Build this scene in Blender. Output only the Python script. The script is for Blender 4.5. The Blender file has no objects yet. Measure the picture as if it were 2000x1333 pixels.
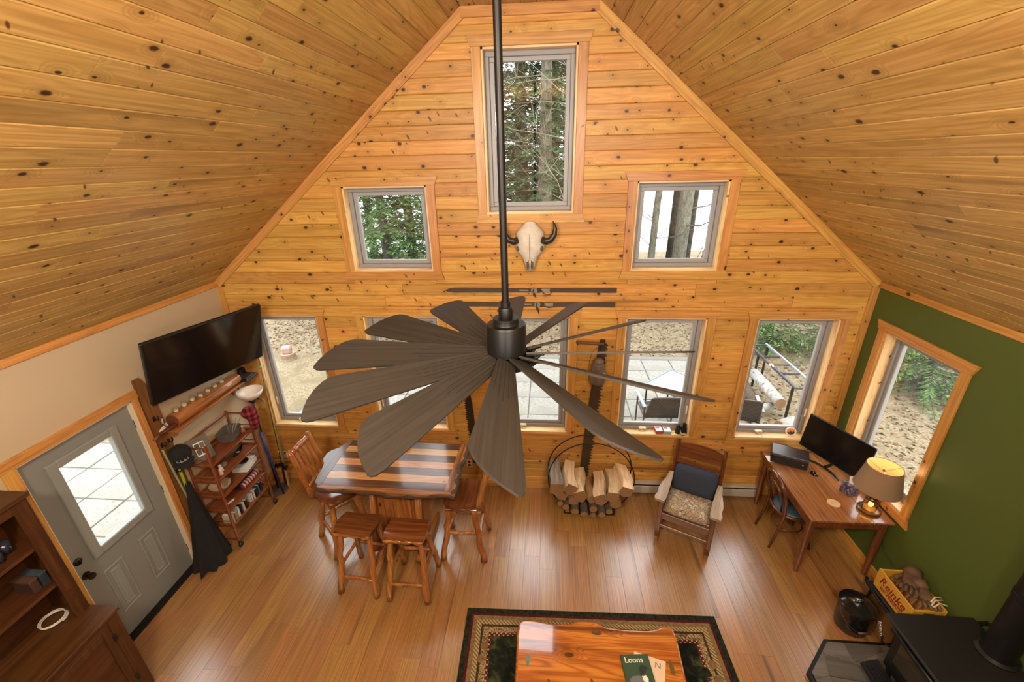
import bpy, bmesh, math, random
from mathutils import Vector, Matrix, noise
random.seed(7)
PI = math.pi
scene = bpy.context.scene
COL = scene.collection

# ------------------------------------------------------------------ camera
cam_d = bpy.data.cameras.new('camera'); cam = bpy.data.objects.new('camera', cam_d); COL.objects.link(cam)
cam_d.sensor_fit = 'HORIZONTAL'; cam_d.sensor_width = 36.0; cam_d.lens = 839.29 / 2000 * 36; cam_d.clip_start = .05; cam_d.clip_end = 300
def cam_matrix(loc, pitch, yaw, roll):
    p, y, r = map(math.radians, (pitch, yaw, roll))
    fw = Vector((math.sin(y)*math.cos(p), math.cos(y)*math.cos(p), -math.sin(p)))
    rt = Vector((math.cos(y), -math.sin(y), 0)); up = rt.cross(fw)
    r2 = rt*math.cos(r) + up*math.sin(r); u2 = up*math.cos(r) - rt*math.sin(r)
    m = Matrix((r2, u2, -fw)).transposed().to_4x4(); m.translation = loc
    return m
cam.matrix_world = cam_matrix((0.2236, -4.5224, 4.03), 22.8938, -5.0997, -1.3409)
scene.camera = cam

# ------------------------------------------------------------------ sky, light, exposure
scene.view_settings.view_transform = 'Standard'; scene.view_settings.look = 'None'
scene.view_settings.gamma = 1.0; scene.view_settings.use_curve_mapping = False
scene.view_settings.exposure = 0.82
world = bpy.data.worlds.new('overcast_sky'); scene.world = world; world.use_nodes = True
wn = world.node_tree.nodes; bg = wn['Background']
bg.inputs[0].default_value = (0.95, 0.97, 1.0, 1); bg.inputs[1].default_value = 3.6
def lamp(name, kind, loc, energy, color, size=.2, rot=(0, 0, 0), size_y=None):
    d = bpy.data.lights.new(name, kind); d.energy = energy; d.color = color
    if kind == 'AREA':
        d.size = size
        if size_y: d.shape = 'RECTANGLE'; d.size_y = size_y
    elif kind != 'SUN': d.shadow_soft_size = size
    o = bpy.data.objects.new(name, d); COL.objects.link(o); o.location = loc; o.rotation_euler = rot
    return o
WARM = (1.0, .92, .78)
lamp('loft_ceiling_light', 'POINT', (-1.0, -5.0, 4.7), 240, WARM, .25)
lamp('loft_ceiling_light', 'POINT', (1.0, -5.0, 4.7), 205, WARM, .25)
for wx in (-2.2, 1.95): lamp('added_rear_daylight', 'AREA', (wx, -8.35, 3.4), 50, (.88, .95, 1.0), 1.2, (math.radians(90), 0, 0), 1.0)  # unseen area lights added for daylight from behind, placed clear of pane reflections

# ------------------------------------------------------------------ node materials
class NT:
    def __init__(s, name):
        s.m = bpy.data.materials.new(name); s.m.use_nodes = True; s.t = s.m.node_tree
        s.t.nodes.clear(); s.out = s.t.nodes.new('ShaderNodeOutputMaterial')
    def n(s, kind, out=0, props=None, **inp):
        nd = s.t.nodes.new('ShaderNode' + kind)
        for k, v in (props or {}).items(): setattr(nd, k, v)
        for k, v in inp.items():
            key = int(k[1:]) if k[0] == 'i' and k[1:].isdigit() else k.replace('_', ' ')
            s.set(nd.inputs[key], v)
        return nd.outputs[out]
    def set(s, sock, v):
        if isinstance(v, bpy.types.NodeSocket): s.t.links.new(v, sock)
        else:
            if isinstance(v, tuple) and len(v) == 3 and sock.type == 'RGBA': v = v + (1,)
            sock.default_value = v
    def math(s, op, a, b=0.0, c=None):
        kw = dict(i0=a, i1=b)
        if c is not None: kw['i2'] = c
        return s.n('Math', props=dict(operation=op), **kw)
    def mix(s, f, a, b, blend='MIX'):
        nd = s.t.nodes.new('ShaderNodeMix'); nd.data_type = 'RGBA'; nd.blend_type = blend
        s.set(nd.inputs[0], f); s.set(nd.inputs[6], a); s.set(nd.inputs[7], b)
        return nd.outputs[2]
    def step(s, x, lo, hi, a=0.0, b=1.0):
        return s.n('MapRange', props=dict(interpolation_type='SMOOTHSTEP'), Value=x, From_Min=lo, From_Max=hi, To_Min=a, To_Max=b)
    def ramp(s, f, stops):
        nd = s.t.nodes.new('ShaderNodeValToRGB'); e = nd.color_ramp.elements
        while len(e) < len(stops): e.new(.5)
        for x, (p, c) in zip(e, stops): x.position = p; x.color = (*c, 1)
        s.set(nd.inputs[0], f); return nd.outputs[0]
    def combine(s, x=0.0, y=0.0, z=0.0): return s.n('CombineXYZ', i0=x, i1=y, i2=z)
    def noise(s, vec, scale=1.0, detail=3.0, dist=0.0, rough=.5, dims='3D', out=0):
        return s.n('TexNoise', out=out, props=dict(noise_dimensions=dims), Vector=vec, Scale=scale, Detail=detail, Roughness=rough, Distortion=dist)
    def bsdf(s, color, rough=.5, metal=0.0, spec=.5, bump=None, bstr=.2, bdist=.01, **kw):
        b = s.t.nodes.new('ShaderNodeBsdfPrincipled')
        s.set(b.inputs['Base Color'], color); s.set(b.inputs['Roughness'], rough); s.set(b.inputs['Metallic'], metal)
        s.set(b.inputs['Specular IOR Level'], spec)
        for k, v in kw.items(): s.set(b.inputs[k.replace('_', ' ')], v)
        if bump is not None: s.set(b.inputs['Normal'], s.n('Bump', Height=bump, Strength=bstr, Distance=bdist))
        s.t.links.new(b.outputs[0], s.out.inputs[0]); return s.m
    def xyz(s, kind='Object'):
        c = s.t.nodes.new('ShaderNodeTexCoord').outputs[kind]
        p = s.t.nodes.new('ShaderNodeSeparateXYZ'); s.t.links.new(c, p.inputs[0]); return c, p.outputs
    def rnd(s): return s.t.nodes.new('ShaderNodeObjectInfo').outputs['Random']

def mul(c, k): return tuple(min(1, x*k) for x in c)
MATS = {}
def plain(name, c, rough=.5, metal=0.0, spec=.5, var=.15, scale=30.0, bstr=0.0, **kw):
    """one colour with a fine procedural variation"""
    if name in MATS: return MATS[name]
    t = NT(name); v, _ = t.xyz()
    f = t.noise(v, scale, 3.0)
    col = t.mix(f, mul(c, 1-var), mul(c, 1+var))
    MATS[name] = t.bsdf(col, rough, metal, spec, bump=f if bstr else None, bstr=bstr, **kw)
    return MATS[name]

def wood(name, light, dark, axis='X', src='Object', knots=0.0, knot_c=(.05, .018, .006), rough=.45, coat=0.0, grain=14.0, streak=.35,
         streak_c=None, tint=.14, ring=.35, kscale=(5.0, 7.0), spec=.4, rscale=1.0, coat_r=.08):
    """wood grain along one axis in metres; knots optional; every object gets its own shade"""
    if name in MATS: return MATS[name]
    t = NT(name); v, p = t.xyz(src); rnd = t.rnd()
    order = dict(X=(0, 1, 2), Y=(1, 0, 2), Z=(2, 0, 1))[axis]
    off = t.math('MULTIPLY', rnd, 37.0)
    u = t.math('ADD', p[order[0]], off)
    a = p[order[1]]
    if src == 'Object': a = t.math('ADD', a, t.math('MULTIPLY', p[order[2]], .83))
    a = t.math('ADD', a, t.math('MULTIPLY', rnd, 11.0))
    if knots:
        vor = t.t.nodes.new('ShaderNodeTexVoronoi'); vor.voronoi_dimensions = '2D'
        t.set(vor.inputs['Vector'], t.combine(t.math('MULTIPLY', u, kscale[0]), t.math('MULTIPLY', a, kscale[1]))); vor.inputs['Scale'].default_value = 1.0
        d = vor.outputs['Distance']; cs = t.t.nodes.new('ShaderNodeSeparateColor'); t.t.links.new(vor.outputs['Color'], cs.inputs[0])
        wob = t.math('ADD', d, t.math('MULTIPLY', t.math('SUBTRACT', t.noise(t.combine(u, a), 60.0, 2.0), .5), .06))
        r = t.math('MULTIPLY_ADD', t.math('POWER', cs.outputs[0], 2.0), .10, .035)
        present = t.math('GREATER_THAN', cs.outputs[1], 1-knots)
        kn = t.math('MULTIPLY', t.step(t.math('DIVIDE', wob, r), 1.25, .55), present)
        halo = t.math('MULTIPLY', t.step(d, .42, .02), present)
        v2 = t.t.nodes.new('ShaderNodeTexVoronoi'); v2.voronoi_dimensions = '2D'; v2.inputs['Scale'].default_value = 1.0
        sk_ = t.math('MULTIPLY', a, .5)
        t.set(v2.inputs['Vector'], t.combine(t.math('MULTIPLY', t.math('ADD', u, sk_), 6.5), t.math('MULTIPLY', a, 3.1), 0.0)); c2 = t.t.nodes.new('ShaderNodeSeparateColor'); t.t.links.new(v2.outputs['Color'], c2.inputs[0])
        spike = t.math('MULTIPLY', t.step(t.math('DIVIDE', v2.outputs['Distance'], t.math('MULTIPLY_ADD', c2.outputs[0], .05, .03)), 1.3, .5), t.math('GREATER_THAN', c2.outputs[1], 1-.45*knots))
        kn = t.math('MAXIMUM', kn, t.math('MULTIPLY', spike, .85))
    g = t.noise(t.combine(t.math('MULTIPLY', u, 1.3), t.math('MULTIPLY', a, grain*3)), 1.0, 4.0, .5)
    rv = t.noise(t.combine(t.math('MULTIPLY', u, .5*rscale), t.math('MULTIPLY', a, 7.0*rscale)), 1.0, 1.5, .3)
    if knots: rv = t.math('ADD', rv, t.math('MULTIPLY', halo, .22))
    rg = t.math('POWER', t.math('MULTIPLY_ADD', t.math('SINE', t.math('MULTIPLY', rv, 90.0)), .5, .5), 3.0)
    col = t.mix(t.step(g, .32, .7), light, dark)
    col = t.mix(t.math('MULTIPLY', rg, ring), col, mul(dark, .62))
    st = t.step(t.noise(t.combine(t.math('MULTIPLY', u, .45), t.math('MULTIPLY', a, 9.0), 3.0), 1.0, 2.0), .56, .72)
    heart = t.step(t.math('FRACT', t.math('MULTIPLY', rnd, 13.7)), .45, .95, .35, 1.6) if tint else 1.0
    col = t.mix(t.n('Clamp', Value=t.math('MULTIPLY', t.math('MULTIPLY', st, streak), heart)), col, streak_c or mul(dark, .45))
    if knots:
        col = t.mix(t.math('MULTIPLY', halo, .35), col, mul(dark, .55))
        col = t.mix(kn, col, knot_c)
    if tint:
        hs = t.t.nodes.new('ShaderNodeHueSaturation')
        t.set(hs.inputs['Color'], col); t.set(hs.inputs['Value'], t.math('MULTIPLY_ADD', rnd, 2*tint, 1-tint))
        t.set(hs.inputs['Hue'], t.math('MULTIPLY_ADD', t.math('FRACT', t.math('MULTIPLY', rnd, 7.3)), .016, .492)); col = hs.outputs[0]
    MATS[name] = t.bsdf(col, rough, 0.0, spec, bump=g, bstr=.06, bdist=.004, Coat_Weight=coat, Coat_Roughness=coat_r)
    return MATS[name]

def glass(name, tint=(1, 1, 1), refl=1.0):
    if name in MATS: return MATS[name]
    t = NT(name)
    lw = t.n('LayerWeight', out=1, Blend=.5)
    fr = t.math('MULTIPLY_ADD', t.math('POWER', lw, 4.0), .35, .03)
    tr = t.n('BsdfTransparent', Color=tint); gl = t.n('BsdfGlossy', Color=(1, 1, 1), Roughness=.01)
    ms = t.t.nodes.new('ShaderNodeMixShader'); t.set(ms.inputs[0], t.math('MULTIPLY', fr, refl)); t.t.links.new(tr, ms.inputs[1]); t.t.links.new(gl, ms.inputs[2])
    t.t.links.new(ms.outputs[0], t.out.inputs[0]); MATS[name] = t.m; return t.m

def glow(name, color, strength):
    if name in MATS: return MATS[name]
    t = NT(name); e = t.n('Emission', Color=color, Strength=strength); t.t.links.new(e, t.out.inputs[0]); MATS[name] = t.m; return t.m

# ------------------------------------------------------------------ mesh helpers
class MB:
    """collects verts and faces of one mesh"""
    def __init__(s): s.v = []; s.f = []
    def add(s, vs, fs):
        o = len(s.v); s.v += [tuple(x) for x in vs]; s.f += [tuple(i+o for i in f) for f in fs]; return s
    def box(s, c, d, rot=None):
        x, y, z = (k/2 for k in d); P = [Vector((a*x, b*y, e*z)) for a in (-1, 1) for b in (-1, 1) for e in (-1, 1)]
        if rot is not None: P = [rot @ p for p in P]
        return s.add([p + Vector(c) for p in P], [(0, 1, 3, 2), (4, 6, 7, 5), (0, 4, 5, 1), (2, 3, 7, 6), (0, 2, 6, 4), (1, 5, 7, 3)])
    def bbox(s, x0, x1, y0, y1, z0, z1): return s.box(((x0+x1)/2, (y0+y1)/2, (z0+z1)/2), (x1-x0, y1-y0, z1-z0))
    def cbox(s, c, d, b=.005, rot=None):
        """box with chamfered edges"""
        x, y, z = (k/2 for k in d); b = min(b, x*.9, y*.9, z*.9)
        P = []
        for a in (-1, 1):
            for e in (-1, 1):
                for g in (-1, 1): P += [(a*x, e*(y-b), g*(z-b)), (a*(x-b), e*y, g*(z-b)), (a*(x-b), e*(y-b), g*z)]
        i = lambda a, e, g, k: ((a > 0)*4 + (e > 0)*2 + (g > 0))*3 + k
        F = []
        for a in (-1, 1):
            F.append((i(a, -1, -1, 0), i(a, 1, -1, 0), i(a, 1, 1, 0), i(a, -1, 1, 0)))
            F.append((i(-1, a, -1, 1), i(1, a, -1, 1), i(1, a, 1, 1), i(-1, a, 1, 1)))
            F.append((i(-1, -1, a, 2), i(1, -1, a, 2), i(1, 1, a, 2), i(-1, 1, a, 2)))
            for e in (-1, 1):
                F.append((i(a, e, -1, 0), i(a, e, 1, 0), i(a, e, 1, 1), i(a, e, -1, 1)))
                F.append((i(a, -1, e, 0), i(a, 1, e, 0), i(a, 1, e, 2), i(a, -1, e, 2)))
                F.append((i(-1, a, e, 1), i(1, a, e, 1), i(1, a, e, 2), i(-1, a, e, 2)))
                for g in (-1, 1): F.append((i(a, e, g, 0), i(a, e, g, 1), i(a, e, g, 2)))
        P = [Vector(p) for p in P]
        if rot is not None: P = [rot @ p for p in P]
        return s.add([p + Vector(c) for p in P], F)
    def tube(s, path, r, seg=8, caps=True, jit=0.0, closed=False, squash=1.0):
        path = [Vector(p) for p in path]; n = len(path); rr = r if isinstance(r, (list, tuple)) else [r]*n
        prev = None; V = []
        for i, p in enumerate(path):
            if closed: t = path[(i+1) % n] - path[i-1]
            else: t = path[min(i+1, n-1)] - path[max(i-1, 0)]
            t.normalize()
            if prev is None:
                a = Vector((0, 0, 1)) if abs(t.z) < .9 else Vector((1, 0, 0)); x = t.cross(a).normalized()
            else: x = (prev - t*prev.dot(t)).normalized()
            prev = x; y = t.cross(x)
            for k in range(seg):
                q = 2*PI*k/seg; w = rr[i]*(1 + (random.uniform(-jit, jit) if jit else 0))
                V.append(p + x*math.cos(q)*w + y*math.sin(q)*w*squash)
        F = []
        for i in range(n if closed else n-1):
            j = (i+1) % n
            for k in range(seg): F.append((i*seg+k, i*seg+(k+1) % seg, j*seg+(k+1) % seg, j*seg+k))
        if caps and not closed: F += [tuple(range(seg))[::-1], tuple(range((n-1)*seg, n*seg))]
        return s.add(V, F)
    def lathe(s, prof, c=(0, 0, 0), seg=16, rot=None, arc=1.0, caps=True):
        """profile of (radius, height) turned about z"""
        V = []; F = []; n = len(prof); m = seg if arc == 1.0 else seg+1
        for k in range(m):
            q = 2*PI*arc*k/seg
            for r, h in prof: V.append(Vector((r*math.cos(q), r*math.sin(q), h)))
        for k in range(seg):
            j = (k+1) % m
            for i in range(n-1): F.append((k*n+i, j*n+i, j*n+i+1, k*n+i+1))
        if arc == 1.0 and caps:
            if prof[0][0] > 1e-5: F.append(tuple(k*n for k in range(seg))[::-1])
            if prof[-1][0] > 1e-5: F.append(tuple(k*n+n-1 for k in range(seg)))
        if rot is not None: V = [rot @ p for p in V]
        return s.add([p + Vector(c) for p in V], F)
    def prism(s, poly, O, U, V, N, t0, t1):
        """polygon in the plane (U, V), extruded along N from t0 to t1"""
        O, U, V, N = map(Vector, (O, U, V, N)); n = len(poly)
        P = [O + U*a + V*b + N*t for t in (t0, t1) for a, b in poly]
        return s.add(P, [tuple(range(n))[::-1], tuple(range(n, 2*n))] + [(i, (i+1) % n, n+(i+1) % n, n+i) for i in range(n)])
    def ball(s, c, r, seg=10, rings=6, sc=(1, 1, 1), rot=None, jit=0.0):
        V = [Vector((0, 0, -1))]; F = []
        for i in range(1, rings):
            ph = -PI/2 + PI*i/rings
            for k in range(seg): V.append(Vector((math.cos(ph)*math.cos(2*PI*k/seg), math.cos(ph)*math.sin(2*PI*k/seg), math.sin(ph))))
        V.append(Vector((0, 0, 1))); L = len(V)-1
        for k in range(seg):
            F.append((0, 1+(k+1) % seg, 1+k)); F.append((L, L-seg+k, L-seg+(k+1) % seg))
            for i in range(rings-2): F.append((1+i*seg+k, 1+i*seg+(k+1) % seg, 1+(i+1)*seg+(k+1) % seg, 1+(i+1)*seg+k))
        V = [Vector((p.x*sc[0], p.y*sc[1], p.z*sc[2]))*r*(1+(random.uniform(-jit, jit) if jit else 0)) for p in V]
        if rot is not None: V = [rot @ p for p in V]
        return s.add([p + Vector(c) for p in V], F)
    def grid(s, fn, nu, nv, closed=False):
        V = [fn(i/nu, j/nv) for i in range(nu+1) for j in range(nv+1)]; F = []
        for i in range(nu):
            for j in range(nv): a = i*(nv+1)+j; F.append((a, a+nv+1, a+nv+2, a+1))
        return s.add(V, F)
    def build(s, name, m, parent=None, smooth=False, uv=None, angle=None):
        me = bpy.data.meshes.new(name); me.from_pydata(s.v, [], s.f)
        if s.f:
            bm = bmesh.new(); bm.from_mesh(me); bmesh.ops.delete(bm, geom=[x for x in bm.verts if not x.link_faces], context='VERTS'); bmesh.ops.recalc_face_normals(bm, faces=bm.faces); bm.to_mesh(me); bm.free()
        me.materials.append(m)
        if smooth: me.polygons.foreach_set('use_smooth', [True]*len(me.polygons))
        if smooth and angle: me.set_sharp_from_angle(angle=math.radians(angle))
        o = bpy.data.objects.new(name, me); COL.objects.link(o)
        if parent is not None: o.parent = parent
        return o
def tag(o, label=None, cat=None, group=None, kind=None):
    if label: o['label'] = label
    if cat: o['category'] = cat
    if group: o['group'] = group
    if kind: o['kind'] = kind
    return o
def thing(name, label, cat, loc=(0, 0, 0), rz=0.0, group=None):
    o = bpy.data.objects.new(name, None); COL.objects.link(o); o.location = loc; o.rotation_euler = (0, 0, rz); o.empty_display_size = .1
    return tag(o, label, cat, group)
def struct(name, label=None, loc=(0, 0, 0)):
    o = bpy.data.objects.new(name, None); COL.objects.link(o); o.location = loc; o.empty_display_size = .1
    o['kind'] = 'structure'
    if label: o['label'] = label
    return o
def copy_tree(o, parent=None):
    c = o.copy(); COL.objects.link(c); c.parent = parent
    for ch in o.children: copy_tree(ch, c)
    return c
def rotm(axis, deg): return Matrix.Rotation(math.radians(deg), 3, axis)
def frame_of(z, x=None):
    """rotation whose z axis is the given direction"""
    return Vector(z).normalized().to_track_quat('Z', 'Y').to_matrix()

# ------------------------------------------------------------------ materials of the room
PINE = wood('knotty_pine', (.61, .325, .078), (.50, .228, .040), src='UV', knots=.6, rough=.42, streak=.6, spec=.3)
CPINE = wood('ceiling_pine', (.60, .395, .13), (.48, .28, .072), src='UV', knots=.55, rough=.42, streak=.6, kscale=(4.2, 7.0), spec=.25)
PINE_BACK = plain('pine_tongue', (.45, .24, .08), .6)
TRIM = wood('pine_trim', (.60, .30, .078), (.47, .205, .042), src='UV', knots=.28, rough=.35, tint=.1, streak=.2)
JAMB = wood('pine_jamb', (.80, .57, .29), (.72, .46, .20), src='UV', knots=.15, rough=.35, tint=.05, streak=.1)
FLOORM = wood('plank_floor', (.39, .200, .060), (.25, .112, .030), src='UV', rough=.3, grain=30.0, streak=.6, tint=.12, ring=.3, spec=1.0, coat=.7, coat_r=.26)
BEIGE = plain('beige_paint', (.49, .385, .25), .7, var=.03, scale=200, bstr=.03)
GREEN = plain('olive_green_paint', (.070, .096, .012), .6, var=.06, scale=180, bstr=.04)
WHITE_W = plain('rear_wall_paint', (.62, .5, .36), .8, var=.03)
TAUPE = plain('taupe_vinyl', (.25, .238, .23), .42, var=.05)
TAUPE_D = plain('taupe_vinyl_sash', (.30, .288, .28), .42, var=.05)
GLASS = glass('window_glass', (.97, .985, .98))
DOORGREY = plain('grey_door_paint', (.215, .222, .205), .45, var=.04, scale=250, bstr=.03)
DOORGREY2 = plain('grey_door_moulding', (.245, .253, .233), .4, var=.04)
CREAMPL = plain('cream_plastic', (.72, .62, .45), .4, var=.03)
BLACKM = plain('black_metal', (.012, .011, .010), .38, metal=.3)
DARKBR = plain('dark_bronze', (.06, .045, .03), .3, metal=.9)
CHROME = plain('steel', (.55, .53, .5), .25, metal=1.0)

XL, XR, ZL, YF = -3.5865, 3.5865, 2.757, -8.5
ZC, XFL, XFR, ZF = 2.815, -.567, .6354, 5.2655
def xleft(z): return XL if z <= ZC else XL + (z-ZC)/(ZF-ZC)*(XFL-XL)
def xright(z): return XR if z <= ZC else XR + (z-ZC)/(ZF-ZC)*(XFR-XR)

def board(name, O, U, V, N, q, v0, v1, t, m, parent, bev=.004, gap=.0012):
    """one plank: q = (u0 bottom, u1 bottom, u0 top, u1 top), front face at N = 0, chamfered long edges"""
    O, U, V, N = map(Vector, (O, U, V, N)); h = v1-v0
    def ul(v, side): k = (v-v0)/h; return q[side]*(1-k) + q[2+side]*k + (gap if side == 0 else -gap)
    prof = [(v0+.0004, -t), (v0+.0004, -bev), (v0+bev, 0), (v1-bev, 0), (v1-.0004, -bev), (v1-.0004, -t)]
    vs = []; uvs = []; ro = random.uniform(0, 50), random.uniform(0, 50)
    for side in (0, 1):
        for v, w in prof: vs.append(O + U*ul(v, side) + V*v + N*w); uvs.append((ul(v, side)+ro[0], v-v0+ro[1]))
    fs = [(i, (i+1) % 6, 6+(i+1) % 6, 6+i) for i in range(6)] + [(5, 4, 3, 2, 1, 0), (6, 7, 8, 9, 10, 11)]
    if U.cross(V).dot(N) > 0: fs = [tuple(reversed(f)) for f in fs]
    me = bpy.data.meshes.new(name); me.from_pydata(vs, [], fs); me.materials.append(m)
    uv = me.uv_layers.new(name='UVMap')
    for l in me.loops: uv.data[l.index].uv = uvs[l.vertex_index]
    o = bpy.data.objects.new(name, me); COL.objects.link(o); o.parent = parent
    return o
def stick(name, p0, p1, V, w, t, m, parent=None, bev=.003, e0=0.0, e1=0.0):
    """a moulding from p0 to p1, width w along V, thickness t towards the viewer side N = U x V; e0/e1 slant the ends"""
    p0, p1, V = Vector(p0), Vector(p1), Vector(V).normalized(); L = (p1-p0).length; U = (p1-p0)/L
    N = U.cross(V)
    return board(name, p0 + N*t, U, V, N, (0, L, -e0, L+e1), 0, w, t, m, parent, bev, 0)
def panel(mb, O, U, V, N, us, vs, holes, t):
    """slab in the plane (U, V) with rectangular holes, thickness t along N"""
    us = sorted(set(us + [h[0] for h in holes] + [h[1] for h in holes])); vs = sorted(set(vs + [h[2] for h in holes] + [h[3] for h in holes]))
    for a, b in zip(us, us[1:]):
        for c, d in zip(vs, vs[1:]):
            mu, mv = (a+b)/2, (c+d)/2
            if any(h[0] < mu < h[1] and h[2] < mv < h[3] for h in holes): continue
            mb.prism([(a, c), (b, c), (b, d), (a, d)], O, U, V, N, 0, t)
    return mb

# ------------------------------------------------------------------ gable wall: backing and boards
X_, Y_, Z_ = Vector((1, 0, 0)), Vector((0, 1, 0)), Vector((0, 0, 1))
LOW = [(-3.325, -2.463), (-1.903, -1.017), (-.401, .473), (1.081, 1.949), (2.47, 3.315)]
HOLES = [(a, b, .876, 2.408) for a, b in LOW] + [(-1.904, -1.016, 2.925, 3.81), (1.08, 1.954, 2.925, 3.81), (-.403, .47, 3.518, 4.963)]
wall_back = panel(MB(), (0, .02, 0), X_, Z_, Y_, [-4.0, 4.0], [-.3, 5.6], HOLES, .18).build('wall_back', PINE_BACK)
tag(wall_back, 'knotty pine board gable wall with eight windows', kind='structure')
BW = .1305
def split_len(a, b, lo, hi):
    """cut a length into plank lengths"""
    out = []; x = a
    while b-x > hi:
        s = random.uniform(lo, hi); 
        if b-x-s < .35: s = (b-x)/2
        out.append((x, x+s)); x += s
    out.append((x, b)); return out
def gable_rows():
    k0 = -22
    for k in range(k0, 20):
        v0 = max(0, 2.785 + k*BW); v1 = 2.785 + (k+1)*BW
        if v1 <= .02 or v0 >= ZF: continue
        v1 = min(v1, ZF); 
        lb, rb, lt, rt = xleft(v0), xright(v0), xleft(v1), xright(v1)
        cuts = sorted((h[0]-.02, h[1]+.02, h[2]-.02, h[3]+.02) for h in HOLES if h[2]-.02 < v1-.001 and h[3]+.02 > v0+.001)
        edges = []; x = min(lb, lt)
        for c in cuts: edges.append((x, c[0])); x = c[1]
        edges.append((x, max(rb, rt)))
        for i, (a, b) in enumerate(edges):
            segs = split_len(a, b, 1.1, 3.2)
            for j, (s, e) in enumerate(segs):
                first = i == 0 and j == 0; last = i == len(edges)-1 and j == len(segs)-1
                q = (lb if first else s, rb if last else e, lt if first else s, rt if last else e)
                board('wall_board', (0, 0, 0), X_, Z_, -Y_, q, v0, v1, .02, PINE, wall_back, .006, .0016)
        for c in cuts:                       # the narrow piece above or below an opening in the same course
            if c[2] > v0+.004: board('wall_board', (0, 0, 0), X_, Z_, -Y_, (c[0], c[1], c[0], c[1]), v0, c[2], .02, PINE, wall_back, .0015)
            if c[3] < v1-.004: board('wall_board', (0, 0, 0), X_, Z_, -Y_, (c[0], c[1], c[0], c[1]), c[3], v1, .02, PINE, wall_back, .0015)
gable_rows()

# ------------------------------------------------------------------ side walls, rear wall, loft
DOOR = (-2.335, -1.395, -.3, 2.07); RWIN = (-1.125, -.272, .85, 2.375)
tag(panel(MB(), (XL, 0, 0), Y_, Z_, -X_, [YF, .2], [-.3, ZC+.1], [DOOR], .18).build('wall_left', BEIGE), 'beige painted side wall with the entry door', kind='structure')
tag(panel(MB(), (XR, 0, 0), Y_, Z_, X_, [YF, .2], [-.3, ZC+.1], [RWIN], .18).build('wall_right', GREEN), 'olive green painted side wall with one window', kind='structure')
tag(panel(MB(), (0, YF, 0), X_, Z_, -Y_, [-3.9, 3.9], [-.3, 5.6], [(-2.8, -1.6, 2.9, 3.9), (1.35, 2.55, 2.9, 3.9)], .15).build('wall_front', WHITE_W), 'wall behind the loft', kind='structure')
tag(MB().bbox(XL, XR, YF, -4.12, 2.35, 2.6).build('floor_loft', FLOORM), 'loft floor', kind='structure')

# ------------------------------------------------------------------ ceiling: two slopes and a flat collar strip
cb = MB()
cb.prism([(XL-.3, ZC-.3*(ZF-ZC)/(XFL-XL)), (XFL, ZF), (XFR, ZF), (XR+.3, ZC-.3*(ZF-ZC)/(XFL-XL)), (XR+.3, 5.7), (XL-.3, 5.7)], (0, 0, .022), X_, Z_, Y_, YF-.2, .6)
ceiling = tag(cb.build('ceiling', PINE_BACK), 'sloped pine board ceiling with a narrow flat ridge', kind='structure')
def slope_boards(p0, p1, nrm):
    p0, p1 = Vector(p0), Vector(p1); L = (p1-p0).length; V = (p1-p0)/L; n = round(L/BW); h = L/n
    for i in range(n):
        for s, e in split_len(-4.9, 0, 1.2, 3.4) if i % 2 else [(-e, -s) for s, e in split_len(.0, 4.9, 1.2, 3.4)][::-1]:
            board('ceiling_board', p0, Y_, V, nrm, (s, e, s, e), i*h, (i+1)*h, .018, CPINE, ceiling, .0055, .002)
sl = Vector((XFL-XL, 0, ZF-ZC)).normalized()
slope_boards((XL, 0, ZC), (XFL, 0, ZF), Vector((sl.z, 0, -sl.x)))
slope_boards((XR, 0, ZC), (XFR, 0, ZF), Vector((-sl.z, 0, -sl.x)))
slope_boards((XFL, 0, ZF), (XFR, 0, ZF), Vector((0, 0, -1)))

# ------------------------------------------------------------------ floor planks
floor = tag(MB().bbox(XL-.1, XR+.1, YF, .1, -.12, -.014).build('floor', plain('floor_base', (.2, .1, .04), .5)), 'brown wood plank floor', kind='structure')
FW = (XR-XL)/42
for i in range(42):
    x0 = XL + i*FW; y = 0.0; first = True
    while y > -3.9:
        ln = random.uniform(.5, 1.3) if first else random.uniform(1.0, 1.5); first = False
        e = max(y-ln, -4.4)
        board('floor_plank', (0, 0, 0), -Y_, X_, Z_, (-y, -e, -y, -e), x0, x0+FW, .014, FLOORM, floor, .0012, .0006); y = e
tag(MB().bbox(XL, XR, YF, -4.4, -.014, -.0005).build('floor_rear', FLOORM, floor), kind='structure')

# ------------------------------------------------------------------ trims
def trim(n, o, label):
    o.parent = None; o.name = 'trim_%d' % n; return tag(o, label, kind='structure')
trim(1, stick('t', (XL, YF, ZL), (XL, 0, ZL), Z_, .062, .018, TRIM), 'pine trim along the top of the beige wall')
trim(2, stick('t', (XR, 0, ZL), (XR, YF, ZL), Z_, .062, .018, TRIM), 'pine trim along the top of the green wall')
rk = .085
dl = Vector((XFL-XL, 0, ZF-ZC)).normalized(); dr = Vector((XFR-XR, 0, ZF-ZC)).normalized()
trim(3, stick('t', Vector((XL, 0, ZC))+Vector((dl.z, 0, -dl.x))*rk, Vector((XFL, 0, ZF))+Vector((dl.z, 0, -dl.x))*rk, Vector((-dl.z, 0, dl.x)), rk, .018, TRIM, None, .003, 0, .0), 'pine rake trim along the left slope of the gable')
trim(4, stick('t', Vector((XFR, 0, ZF))+Vector((dr.z, 0, -dr.x))*-rk, Vector((XR, 0, ZC))+Vector((dr.z, 0, -dr.x))*-rk, Vector((dr.z, 0, -dr.x)), rk, .018, TRIM), 'pine rake trim along the right slope of the gable')
trim(5, stick('t', (XFL, 0, ZF-rk), (XFR, 0, ZF-rk), Z_, rk, .020, TRIM), 'short level pine trim at the top of the gable')
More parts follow.
